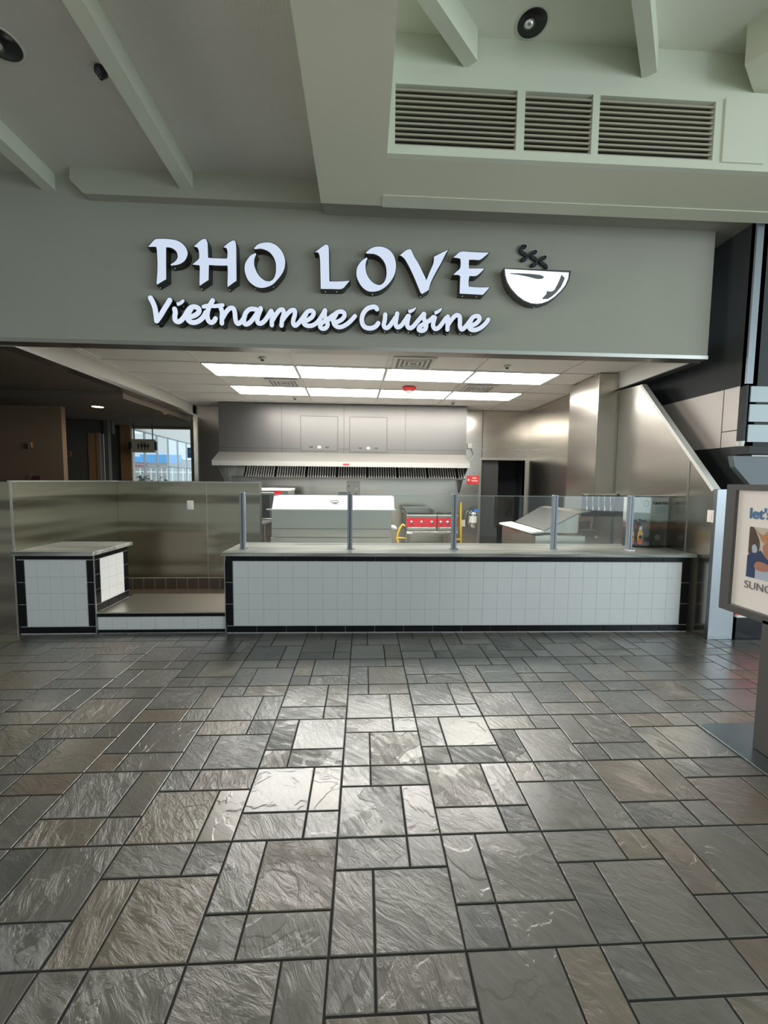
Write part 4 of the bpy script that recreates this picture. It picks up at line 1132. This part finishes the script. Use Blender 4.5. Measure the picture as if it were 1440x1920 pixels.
# low steel cabinet to the right of it
YK = 5.5
x0, x1 = aty(1082, 1000, YK).x, aty(1160, 1000, YK).x
t = thing('steel_cabinet', 'low stainless cabinet with raised back behind the counter, left of the dispenser', 'cabinet', ((x0 + x1) / 2, YK, 0))
zk = aty(1110, 997, YK).z
link('body', MB().box(x0, XR - .34, YK, YK + .2, .1, zk, .004), 'steel_soft', t)
link('top', MB().prism([(x0 - .01, YK - .02, zk), (XR - .33, YK - .02, zk - .01), (XR - .33, YK + .21, zk + .0), (x0 - .01, YK + .21, zk + .0)], (0, 0, .02)), 'trim_steel', t)
link('backsplash', MB().box(x0 + .10, XR - .34, YK + .18, YK + .20, zk, zk + .13), 'steel', t)
for xx in (x0 + .03, XR - .40): link('leg', MB().tube([(xx, YK + .1, 0), (xx, YK + .1, .1)], .025, 8), 'darkmetal', t)
for px, py in ((1074, 998), (1118, 1007)):
    q = aty(px, py, YK - .002); link('tag_label', MB().box(q.x - .022, q.x + .022, YK - .003, YK, q.z - .018, q.z + .018), 'white', t)

# shelf rack with hanging utensils behind
YU = 6.4
t = thing('utensil_rack', 'dark wall shelf rack with steel utensils right of the doorway', 'rack', (3.1, YU + .3, 1.2))
u0 = aty(1098, 926, 5.66); u1 = aty(1172, 928, 5.66)
link('rail', MB().box(u0.x - .05, XR - .02, 5.60, 5.66, u0.z - .02, u0.z + .01, .003), 'chrome', t)
link('back_board', MB().box(u0.x - .03, XR - .01, 5.69, 5.705, u0.z - .32, u0.z - .02), 'darkmetal', t)
for k in range(7):
    xx = u0.x + .0 + k * .085
    if xx > XR - .05: break
    link('utensil', MB().tube([(xx, 5.62, u0.z - .02), (xx, 5.62, u0.z - .16), (xx + .005, 5.615, u0.z - .19), (xx, 5.61, u0.z - .23)], [.003, .003, .013, .009], 8), 'chrome', t)

# drink dispenser on the counter
YD = 4.60
xa, xb = aty(1186, 990, YD).x, aty(1262, 990, YD).x
zt_ = aty(1220, 930, YD).z
t = thing('drink_dispenser', 'tall oval printed drink dispenser at the right end of the counter', 'drink dispenser', ((xa + xb) / 2, YD + .17, ZT))
cxx = (xa + xb) / 2; rx = (xb - xa) / 2; ry = .13; cyy = YD + .13
def oval(mb, z0, z1, s0=1.0, s1=1.0, seg=40, a0=0, a1=2 * math.pi):
    n = seg; V = []
    for (z, s_) in ((z0, s0), (z1, s1)):
        for k in range(n):
            a = a0 + (a1 - a0) * k / (n if a1 - a0 > 6.2 else n - 1)
            ca, sa = math.cos(a), math.sin(a); e_ = .62
            V.append((cxx + rx * s_ * math.copysign(abs(ca) ** e_, ca), cyy + ry * s_ * math.copysign(abs(sa) ** e_, sa), z))
    full = a1 - a0 > 6.2
    Fs = [(k, (k + 1) % n, n + (k + 1) % n, n + k) for k in range(n if full else n - 1)]
    mb.add(V, Fs, True)
    if full: mb.add(V[:n], [tuple(range(n))]); mb.add(V[n:], [tuple(range(n))])
    return mb
link('base', oval(MB(), ZT, ZT + .03, .98, 1.0), 'blackp', t)
M['wrap_low'] = mat('dark_brown_wrap', (0.05, 0.035, 0.03), 0.3)
M['wrap_mid'] = mat('reddish_brown_wrap', (0.20, 0.09, 0.05), 0.3)
M['wrap_up'] = mat('grey_blue_wrap', (0.42, 0.46, 0.45), 0.3)
zz = [ZT + .03, ZT + .17, ZT + .24, zt_ - .02]
def wrapmat():
    mt, n, l, b = newmat('dispenser_print')
    tc_ = n.new('ShaderNodeTexCoord'); sp_ = n.new('ShaderNodeSeparateXYZ'); l.new(tc_.outputs['Object'], sp_.inputs[0])
    no_ = n.new('ShaderNodeTexNoise'); no_.inputs['Scale'].default_value = 9; l.new(tc_.outputs['Object'], no_.inputs['Vector'])
    ad = n.new('ShaderNodeMath'); ad.operation = 'MULTIPLY_ADD'; ad.inputs[1].default_value = .10; l.new(no_.outputs['Fac'], ad.inputs[0]); l.new(sp_.outputs['Z'], ad.inputs[2])
    mr_ = n.new('ShaderNodeMapRange'); mr_.inputs['From Max'].default_value = .60; l.new(ad.outputs[0], mr_.inputs['Value'])
    r_ = n.new('ShaderNodeValToRGB'); els = [(0, (.035, .028, .025)), (.42, (.05, .035, .03)), (.50, (.22, .10, .06)), (.56, (.14, .09, .07)), (.62, (.42, .47, .47)), (1, (.50, .53, .51))]
    r_.color_ramp.elements[0].color = (*els[0][1], 1); r_.color_ramp.elements[1].color = (*els[-1][1], 1)
    for p_, c_ in els[1:-1]:
        e_ = r_.color_ramp.elements.new(p_); e_.color = (*c_, 1)
    l.new(mr_.outputs[0], r_.inputs['Fac']); l.new(r_.outputs['Color'], b.inputs['Base Color']); b.inputs['Roughness'].default_value = .3
    return mt
M['wrap'] = wrapmat()
link('printed_body', oval(MB(), ZT + .03, zt_ - .02), 'wrap', t)
link('top_lid', oval(MB(), zt_ - .02, zt_, 1.02, 1.0), 'blackp', t)
tx = text_mb('CRAFTED', .039, (cxx - .012, YD - .006, zt_ - .095), (1, 0, 0), (0, 0, 1), .003, .0003, 1.08)
link('lettering', tx, 'blackp', t)
tr = MB()
for k in range(3): tr.box(cxx + .015, cxx + .14, YD - .004, YD + .0, zt_ - .14 - k * .028, zt_ - .123 - k * .028)
link('small_print', tr, 'frosted', t)
lg = MB(); lg.tube([(cxx - .095 + .026 * math.cos(a * math.pi / 8), YD - .001, zt_ - .085 + .036 * math.sin(a * math.pi / 8)) for a in range(17)], .003, 6, False)
link('round_logo', lg, 'swoosh', t)
M['bottle_y'] = mat('orange_bottle_print', (0.85, 0.45, 0.06), 0.3)
M['bottle_r'] = mat('orange_red_print', (0.80, 0.12, 0.03), 0.3)
for bx in (aty(1200.5, 990, YD).x, aty(1184, 990, YD).x):
    yb_ = YD - .005
    tap = MB(); zz_ = ZT + .30
    tap.lathe([(.022, 0), (.022, -.05), (.014, -.06)], (bx - .03, yb_ + .02, zz_), 14, 'Y')
    tap.tube([(bx - .03, yb_ - .025, zz_ + .035), (bx - .03, yb_ - .025, zz_ - .05)], [.016, .012], 10)
    tap.tube([(bx - .03, yb_ - .03, zz_ + .01), (bx + .035, yb_ - .03, zz_ + .012)], [.012, .016], 10)
    link('tap', tap, 'blackp', t)
    bo = [( -.010, .205), (.012, .205), (.016, .16), (.028, .12), (.032, .06), (.028, .0), (-.022, .0), (-.030, .06), (-.026, .12), (-.014, .16)]
    q = link('bottle_print', MB().prism([(bx + p_[0] * .95, yb_ - .006, ZT + .045 + p_[1]) for p_ in bo], (0, .010, 0)), 'bottle_y', t)
    q = link('bottle_print_cap', MB().prism([(bx + p_[0] * .95, yb_ - .008, ZT + .045 + p_[1]) for p_ in [(-.010, .206), (.012, .206), (.016, .165), (-.014, .165)]], (0, .010, 0)), 'white', t)
    q = link('bottle_print_badge', MB().lathe([(.022, 0), (.022, -.002)], (bx, yb_ - .007, ZT + .125), 16, 'Y'), 'blackp', t)
    q = link('bottle_print_base', MB().prism([(bx + p_[0] * .95, yb_ - .008, ZT + .045 + p_[1]) for p_ in [(.028, .0), (-.022, .0), (-.029, .05), (.031, .05)]], (0, .010, 0)), 'bottle_r', t)
link('cup_badge', MB().lathe([(.032, 0), (.034, -.002)], (cxx + .06, YD + .001, ZT + .12), 18, 'Y'), 'swoosh', t)

# outlet on the partition beside the counter
p = atx(1333, 968, XR)
t = thing('wall_outlet', 'pale outlet plate on the steel partition near its front edge', 'outlet', (XR, p.y, p.z))
link('plate', MB().box(XR - .008, XR, p.y - .04, p.y + .04, p.z - .062, p.z + .062, .002), 'paper', t)
link('socket', MB().box(XR - .011, XR - .008, p.y - .018, p.y + .018, p.z - .035, p.z + .035, .001), 'whiteplastic', t)

# ================================================================== NEIGHBOURING SHOP, RIGHT
YN = 4.06
def NX(px, y=YN): return aty(px, 800, y).x
def NZ(py, y=YN): return aty(1400, py, y).z
xc0, xc1 = XN, aty(1404, 780, YN - .02).x
struct('wall_neighbor', MB().box(XN, 6.5, YN, YN + .10, NZ(722), 4.20), 'dark_paint')
struct('wall_neighbor', MB().box(XN, xc1, YN, YN + .10, 0, NZ(722)), 'dark_paint')
ms = MB(); xm = aty(1406, 600, YN).x
ms.box(aty(1402, 720, YN).x - .035, aty(1402, 720, YN).x + .035, YN - .02, YN, NZ(720), 4.19)
struct('trim_19', ms, 'alu')
# menu board of three glass rows
xg0 = aty(1405, 780, YN - .03).x
t = thing('menu_board', 'dark framed board of pale blue glass panels on the neighbouring shop', 'menu board', (xg0 + .5, YN, NZ(830)))
fb_ = MB(); fb_.box(xg0 - .02, xg0 + 1.6, YN + .0, YN + .05, NZ(836), NZ(722)); link('frame', fb_, 'dark_paint', t)
rows = [(724, 754), (758, 791), (796, 829)]
for a, b_ in rows:
    link('glass_panel', MB().box(xg0 + .015, xg0 + .62, YN - .012, YN, NZ(b_), NZ(a), .003), 'frosted', t)
    link('glass_panel', MB().box(xg0 + .65, xg0 + 1.5, YN - .012, YN, NZ(b_), NZ(a), .003), 'frosted', t)
struct('trim_20', MB().box(XR + .27, 6.5, YN - .10, YN + .1, NZ(852), NZ(838)), 'dark_paint')
pz0, pz1 = NZ(910), NZ(856)
struct('trim_21', MB().prism([(aty(1364, 860, YN).x, YN, pz1), (6.5, YN, pz1), (6.5, YN, pz0), (aty(1398, 905, YN).x, YN, pz0), (aty(1368, 880, YN).x, YN, NZ(876))], (0, -.06, 0)), 'greyblue')
# neighbour's counter
t = thing('neighbor_counter', 'red fronted counter of the neighbouring shop on a dark base', 'counter', (4.6, 4.0, 0))
link('base', MB().box(XN - .04, 6.5, 3.97, 4.055, 0, .24), 'black_tile', t)
link('ledge', MB().box(XN - .045, 6.5, 3.96, 4.055, .24, .262), 'white', t)
link('red_front', MB().box(XN - .04, 6.5, 3.98, 4.055, .262, .80), 'redsign', t)
link('top', MB().box(XN - .045, 6.5, 3.94, 4.055, .80, .84), 'stone', t)
q = aty(1380, 833, YN - .01)
tag(link('paper_cup', MB().lathe([(.028, 0), (.036, .045), (.037, .05)], (q.x, YN - .055, NZ(838)), 16), 'white'), 'small crumpled white cup on the ledge below the dark column', 'cup')

# ================================================================== POSTER STAND
XP = 2.36
t = thing('poster_stand', 'framed advertising poster on a post with flat steel base', 'poster stand', (XP + .05, 1.9, 0))
yf = atx(1357, 1000, XP).y
ztp = atx(1364, 908, XP).z; zbp = atx(1351, 1140, XP).z
yn = yf - 1.02
fr = MB(); fw = .060
fr.box(XP, XP + .07, yn, yf, ztp - fw * .62, ztp); fr.box(XP, XP + .07, yn, yf, zbp, zbp + fw * .72)
fr.box(XP, XP + .07, yf - fw * 1.12, yf, zbp + fw * .72, ztp - fw * .62); fr.box(XP, XP + .07, yn, yn + fw, zbp + fw * .72, ztp - fw * .62)
fo = link('frame', fr, 'frame', t)
link('inner_bead', MB().box(XP + .008, XP + .02, yn + fw, yf - fw * 1.12, zbp + fw * .72, zbp + fw * .72 + .008), 'trim_steel', t)
po_ = link('poster', MB().box(XP + .022, XP + .05, yn + .02, yf - .02, zbp + .02, ztp - .02), 'paper', t)
def PP(px, py): return atx(px, py, XP + .020)
M['pic_bg'] = mat('photo_pale_background', (0.55, 0.50, 0.42), 0.6, var=0.25, vscale=14)
M['pic_dark'] = mat('photo_dark_brown', (0.09, 0.06, 0.045), 0.6, var=0.4, vscale=18)
M['pic_hair'] = mat('photo_blurred_orange', (0.50, 0.25, 0.11), 0.6, var=0.3, vscale=18)
M['pic_skin'] = mat('photo_skin', (0.42, 0.20, 0.14), 0.6)
M['pic_blue'] = mat('photo_blue_jacket', (0.035, 0.06, 0.14), 0.6, var=0.2, vscale=12)
M['pic_cloth'] = mat('photo_pale_cloth', (0.45, 0.50, 0.60), 0.6)
py0 = PP(1403.5, 1030).y; pz1 = PP(1406.5, 987).z; pz0 = PP(1400.5, 1080.5).z
PW = .42
def shape(P, mt, dx, smooth=True, name='picture_shape'):
    Q = catmull(P, 4, True) if smooth else P
    Q = [(min(max(u, 0), PW), min(max(v, 0), 1)) for u, v in Q]
    o = link(name, MB().prism([(XP + .019 - dx, py0 - u, pz0 + (pz1 - pz0) * v) for u, v in Q], (.0015, 0, 0)), mt, t); o.parent = po_
    return o
shape([(0, 0), (PW, 0), (PW, 1), (0, 1)], 'pic_bg', 0, False, 'picture')
shape([(0, .50), (0, .97), (.025, .99), (.05, .86), (.07, .70), (.065, .52), (.04, .44)], 'pic_dark', .001)
shape([(.03, .97), (.06, .88), (.085, .74), (.12, .68), (.15, .70), (.19, .78), (.17, .90), (.12, .95), (.085, .86)], 'pic_hair', .002)
shape([(.095, .66), (.12, .72), (.16, .74), (.20, .66), (.20, .48), (.16, .38), (.12, .42), (.10, .52)], 'pic_skin', .003)
shape([(.025, .62), (.045, .66), (.06, .56), (.045, .46), (.03, .50)], 'pic_cloth', .0025)
shape([(0, .0), (0, .42), (.02, .49), (.055, .50), (.08, .56), (.11, .44), (.15, .38), (.21, .44), (.27, .36), (.30, .15), (.30, 0)], 'pic_blue', .004, False)
shape([(.06, .0), (.058, .20), (.10, .24), (.16, .22), (.18, .10), (.15, .0)], 'pic_cloth', .005, False)
shape([(.05, .24), (.065, .33), (.10, .34), (.14, .30), (.15, .22), (.12, .17), (.07, .17)], 'pic_skin', .006)
o_ = link('picture_border', MB().box(XP + .016, XP + .021, py0 - PW, py0 + .004, pz0 - .008, pz0), 'whiteplastic', t); o_.parent = po_
# lettering; the writing runs toward the viewer along -Y
p = PP(1405, 971); s_h = PP(1405, 955).z - PP(1405, 971).z
tx = text_mb("let's", .090, (XP + .018, p.y, p.z), (0, -1, 0), (0, 0, 1), .001, .0022)
o_ = link('lettering', tx, 'ink_blue', t); o_.parent = po_
p = PP(1395, 1100.5)
tx = text_mb("SUNGL", .066, (XP + .018, p.y, p.z), (0, -1, 0), (0, 0, 1), .001, 0.0)
o_ = link('lettering', tx, 'ink_grey', t); o_.parent = po_
link('post', MB().box(XP, XP + .07, 1.75, atz(1412, 1405, .02).y + .03, .015, zbp + .02, .003), 'frame', t)
link('base_plate', MB().box(2.225, 2.75, 1.2, 2.53, .0, .012, .002), 'plate', t)

# ================================================================== CEILING FITTINGS OUTSIDE
def downlight(px, py, z, r, lab):
    c = atz(px, py, z)
    t = thing('recessed_light', lab, 'light', c, 0, 'unlit recessed downlights')
    link('ring', MB().lathe([(r, -.001), (r + .015, -.006), (r + .018, 0)], c, 28), 'rib', t)
    mb = MB().lathe([(r, -.003), (r * .98, -.006), (r * .2, -.006)], c, 28); link('reflector', mb, 'darkchrome', t)
    link('bulb', MB().lathe([(r * .35, -.004), (r * .42, -.016), (r * .1, -.03)], c + Vector((-r * .2, 0, 0)), 16), 'chrome', t)
M['darkchrome'] = mat('dark_reflector_cone', (0.05, 0.05, 0.055), 0.25, 0.9)
downlight(998, 43, 4.98, .105, 'unlit round recessed downlight above the louvered grilles')
downlight(-3, 80, 4.47, .125, 'unlit round recessed downlight at the left edge of the ceiling')
c = atz(189, 129, 4.47)
t = thing('ceiling_sensor', 'small dark sensor on the left ceiling beside the rib', 'sensor', c)
link('body', MB().lathe([(.04, 0), (.042, -.03), (.02, -.055)], c, 16), 'blackp', t)
link('lens', MB().lathe([(.018, -.055), (.01, -.07)], c, 12), 'darkchrome', t)

# ================================================================== HALLWAY, LEFT
ZHC = 2.86
struct('ceiling', MB().box(-12, XL - .16, F + .14, 6.6, ZHC + .05, ZHC + .1), 'hallceil')
struct('ceiling', MB().box(-12, XL - .16, 6.6, 10.2, ZHC - .05, ZHC + .05), 'hallceil')
yA = 7.4
xA = aty(118, 850, yA).x
struct('wall_left', MB().box(-12, xA, yA, yA + .1, 0, ZHC), 'brownwall')
yB = 9.2
xB0, xB1 = xA, aty(212, 850, yB).x
struct('wall_left', MB().box(xA - 2.5, aty(190, 850, yB).x, yB, yB + .1, 0, ZHC), 'greywall')
struct('wall_left', MB().box(aty(190, 850, yB).x, xB1, yB, yB + .1, aty(200, 813, yB).z, ZHC), 'greywall')
dr = thing('hall_door', 'brown wooden door at the far left end of the hallway', 'door', (aty(182, 850, yB).x, yB, 0))
link('leaf', MB().box(aty(167, 850, yB).x, aty(183, 850, yB).x, yB - .03, yB, 0, aty(180, 812, yB).z, .004), 'brownwood', dr)
link('frame', MB().box(aty(184, 850, yB).x, aty(190, 850, yB).x, yB - .05, yB, 0, aty(180, 811, yB).z), 'brownwall', dr)
struct('wall_left', MB().box(aty(201, 850, yB).x, aty(209, 850, yB).x, yB - .1, yB, 0, ZHC), 'greywall')
struct('wall_left', MB().box(aty(190, 850, yB).x, xB1, yB + .7, yB + .75, 0, ZHC), 'brownwood')
# header and far wall pieces
yHd = 10.0
struct('wall_hall', MB().box(aty(201, 800, yHd).x, XL - .16, yHd, yHd + .2, aty(300, 803, yHd).z, ZHC - .05), 'brownwall')
struct('wall_hall', MB().box(aty(209, 850, yHd).x, aty(239, 850, yHd).x, yHd, yHd + .2, 0, ZHC), 'greywall')
struct('wall_hall', MB().box(aty(239, 850, yHd).x, aty(244, 850, yHd).x, yHd - .02, yHd + .2, 0, aty(240, 803, yHd).z), 'grid')
# glazed curtain wall beyond, stepping away to the right
W0 = aty(243, 860, 14.0); W1 = aty(372, 860, 21.0)
def wpos(s_, z): return Vector((W0.x + (W1.x - W0.x) * s_, W0.y + (W1.y - W0.y) * s_, z))
zw1 = aty(245, 802, 14.0).z; zw0 = 0
win = MB(); gls = MB()
def wbar(s0, s1, z0, z1, d=.08):
    a, b_ = wpos(s0, z0), wpos(s1, z0)
    dv = Vector((0, d, 0)); win.hexa([a, b_, b_ + dv, a + dv], [v + Vector((0, 0, z1 - z0)) for v in (a, b_, b_ + dv, a + dv)])
xs = []
for px in (245, 272, 295, 315.5, 333.5, 350, 362, 372):
    lo, hi = -.1, 1.1
    for _ in range(40):
        mid = (lo + hi) / 2; q = wpos(mid, 1.6)
        d_ = q - CAM; u_ = 720 + FPX * d_.dot(ax) / d_.dot(fwd)
        if u_ < px: lo = mid
        else: hi = mid
    xs.append(lo)
for s_ in xs: wbar(s_ - .008, s_ + .008, 0, zw1)
for z_ in (2.05, zw1 - .05, .9): wbar(-.02, 1.05, z_, z_ + .06)
struct('window_1', win, 'mullion')
struct('wall_window', MB().hexa([wpos(-.05, zw1), wpos(1.2, zw1), wpos(1.2, zw1) + Vector((0, .3, 0)), wpos(-.05, zw1) + Vector((0, .3, 0))], [v + Vector((0, 0, 2.5)) for v in (wpos(-.05, zw1), wpos(1.2, zw1), wpos(1.2, zw1) + Vector((0, .3, 0)), wpos(-.05, zw1) + Vector((0, .3, 0)))]), 'white')
gp_ = MB(); a, b_ = wpos(-.02, 0), wpos(1.05, 0); dv = Vector((0, .01, 0)); o3 = Vector((0, .04, 0))
gp_.hexa([a + o3, b_ + o3, b_ + dv + o3, a + dv + o3], [v + Vector((0, 0, zw1)) + o3 for v in (a, b_, b_ + dv, a + dv)])
struct('window_1', gp_, 'glass')
# street side seen through it
yT = 34
def T(px, py, y=yT): return aty(px, py, y)
def slab(name, pxa, pxb, pya, pyb, mt, y=yT, d=.5, lab=None, cat='building front', par=None):
    a, b_ = T(pxa, pya, y), T(pxb, pyb, y)
    return MB().box(a.x, b_.x, y, y + d, b_.z, a.z)
t = thing('shop_building', 'white building with blue band and maroon strip outside the hall window', 'building', (-16, yT, 0))
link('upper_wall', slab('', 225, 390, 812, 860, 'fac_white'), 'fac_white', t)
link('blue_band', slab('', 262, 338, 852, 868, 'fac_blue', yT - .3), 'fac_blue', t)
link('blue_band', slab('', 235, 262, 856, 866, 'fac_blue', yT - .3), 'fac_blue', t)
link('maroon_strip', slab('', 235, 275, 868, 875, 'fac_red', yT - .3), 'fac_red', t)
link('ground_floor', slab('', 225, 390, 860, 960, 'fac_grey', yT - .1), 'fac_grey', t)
pv = MB()
for k in range(14):
    px = 242 + k * 10
    a = T(px, 878, yT - .5); b_ = T(px + 1.5, 905, yT - .5); pv.box(a.x, b_.x, yT - .5, yT - .4, 0, a.z)
pv.box(T(230, 885, yT - .5).x, T(385, 885, yT - .5).x, yT - .5, yT - .4, T(300, 886, yT - .5).z, T(300, 884, yT - .5).z)
link('white_posts', pv, 'fac_white', t)
struct('sky_panel', MB().box(-45, 0, 44, 44.2, 0, 16), 'fac_sky')
# plants at the window foot
def shrub(px, h, w, lab, Y=13.2):
    c = aty(px, 900, Y); zb = 0.9
    t = thing('potted_shrub', lab, 'plant', (c.x, c.y, 0), 0, 'plants at the hall window')
    link('pot', MB().lathe([(.22, 0), (.28, .5), (.30, .52), (.24, .52)], (c.x, c.y, 0), 20), 'greywall', t)
    st = MB(); lf = MB()
    for k in range(16):
        a = random.uniform(0, 2 * math.pi); r1 = random.uniform(.1, w)
        tip = Vector((c.x + r1 * math.cos(a), c.y + r1 * .6 * math.sin(a), 1.25 + random.uniform(.1, h)))
        st.tube([(c.x, c.y, .5), ((c.x * 2 + tip.x) / 3, (c.y * 2 + tip.y) / 3, 1.0), tuple(tip)], [.012, .009, .004], 5)
        for j in range(26):
            q = Vector((c.x, c.y, .8)).lerp(tip, random.uniform(.35, 1.05)) + Vector((random.gauss(0, .05), random.gauss(0, .05), random.gauss(0, .04)))
            d1 = Vector((random.gauss(0, 1), random.gauss(0, 1), random.gauss(0, .6))).normalized() * random.uniform(.05, .09)
            d2 = d1.cross(Vector((random.gauss(0, 1), random.gauss(0, 1), 1))).normalized() * .022
            lf.add([q, q + d1 * .5 + d2, q + d1, q + d1 * .5 - d2], [(0, 1, 2, 3)])
    link('stems', st, 'brownwood', t); link('foliage', lf, 'leaf', t)
shrub(263, .40, .38, 'leafy green shrub at the foot of the hall window, left one')
shrub(292, .52, .45, 'leafy green shrub at the foot of the hall window, right one', 12.0)
# restroom sign hanging across the hall
yr = 9.4
a, b_ = aty(246, 823, yr), aty(290, 848.5, yr)
t = thing('restroom_sign', 'hanging restroom sign with four dark figures in the hallway', 'sign', ((a.x + b_.x) / 2, yr, b_.z))
link('panel', MB().box(a.x, b_.x, yr, yr + .06, b_.z, a.z, .004), 'signpanel', t)
link('bracket', MB().box(a.x - .07, a.x, yr + .01, yr + .05, b_.z + .08, a.z - .06), 'blackp', t)
link('end_cap', MB().box(b_.x, b_.x + .035, yr, yr + .06, b_.z + .05, a.z - .05), 'blackp', t)
hr = MB()
for dx in (.1, .9):
    xx = a.x + (b_.x - a.x) * dx; hr.box(xx - .008, xx + .008, yr + .02, yr + .04, a.z, ZHC - .05)
link('hanger', hr, 'blackp', t)
for k in range(4):
    fx = a.x + (b_.x - a.x) * (.30 + .14 * k); big = k in (1, 2); s_ = 1.0 if big else .78
    zc = (a.z + b_.z) / 2 - .01
    mb = MB().lathe([(.016 * s_, 0), (.016 * s_, -.003)], (fx, yr, zc + .075 * s_), 10, 'Y')
    mb.prism([(fx - .024 * s_, yr - .003, zc + .05 * s_), (fx + .024 * s_, yr - .003, zc + .05 * s_), (fx + (.034 if k in (2, 3) else .022) * s_, yr - .003, zc - .02 * s_), (fx + .012, yr - .003, zc - .02 * s_), (fx + .010, yr - .003, zc - .085 * s_), (fx - .010, yr - .003, zc - .085 * s_), (fx - .012, yr - .003, zc - .02 * s_), (fx - (.034 if k in (2, 3) else .022) * s_, yr - .003, zc - .02 * s_)], (0, .003, 0))
    link('figure', mb, 'blackp', t)
a, b_ = aty(351, 838, 12), aty(372, 862, 12)
t = thing('hanging_sign', 'dark blue hanging sign with white marks beyond the restroom sign', 'sign', ((a.x + b_.x) / 2, 12, b_.z))
link('panel', MB().box(a.x, b_.x, 12, 12.06, b_.z + .05, a.z - .02), 'ink_blue', t)
link('marks', MB().box(a.x + .05, b_.x, 11.99, 12, (a.z + b_.z) / 2 + .02, (a.z + b_.z) / 2 + .07).box(a.x + .1, b_.x, 11.99, 12, (a.z + b_.z) / 2 - .06, (a.z + b_.z) / 2 - .02), 'frosted', t)
link('hanger', MB().box(a.x + .08, a.x + .10, 12.02, 12.04, a.z - .02, 3.6), 'mullion', t)
struct('ceiling', MB().box(-10, XL - .1, 10.2, 15, 3.6, 3.65), 'hallceil')
# fire strobe, thermostat
p = aty(57, 835, yA)
t = thing('wall_strobe', 'dark fire strobe on the tan hallway wall', 'alarm', (p.x, yA, p.z))
link('body', MB().box(p.x - .05, p.x + .05, yA - .05, yA, p.z - .04, p.z + .05, .004), 'brownwood', t)
link('lens', MB().box(p.x - .02, p.x + .02, yA - .07, yA - .05, p.z - .07, p.z + .02, .004), 'blackp', t)
p = aty(130, 851, yB)
t = thing('wall_switch', 'small dark switch plate on the grey hallway wall', 'switch', (p.x, yB, p.z))
link('plate', MB().box(p.x - .05, p.x + .05, yB - .015, yB, p.z - .06, p.z + .06, .003), 'brownwood', t)
link('toggle', MB().box(p.x - .012, p.x + .012, yB - .03, yB - .015, p.z - .02, p.z + .02), 'blackp', t)
p = aty(72, 897, yA)
t = thing('wall_device', 'small maroon box on the tan wall just above the half wall', 'box', (p.x, yA, p.z))
link('housing', MB().box(p.x - .07, p.x + .07, yA - .04, yA, p.z - .06, p.z + .05, .004), 'maroon', t)
link('holder', MB().box(p.x - .17, p.x - .09, yA - .02, yA, p.z - .06, p.z + .07, .003), 'brownwall', t)
# warm downlight in the hall ceiling
c = atz(183, 762, ZHC - .05)
t = thing('recessed_light', 'warm lit round downlight in the hallway ceiling', 'light', c)
link('ring', MB().lathe([(.11, 0), (.115, -.006), (.09, -.008)], c, 24), 'hallceil', t)
link('lens', MB().lathe([(.09, -.004), (.085, -.010), (.02, -.012)], c, 24), 'warm', t)
area('hall_lamp', (c.x, c.y, c.z - .03), (0, 0, 0), .18, .18, 3.5, (1.0, .72, .42), 130)
c = atz(307, 774, ZHC - .05)
t = thing('smoke_detector', 'small dark smoke detector on the hallway ceiling above the restroom sign', 'detector', c)
link('base', MB().lathe([(.06, 0), (.06, -.02), (.03, -.035)], c, 16), 'brownwood', t)
link('sensor', MB().lathe([(.02, -.035), (.012, -.045)], c, 12), 'blackp', t)
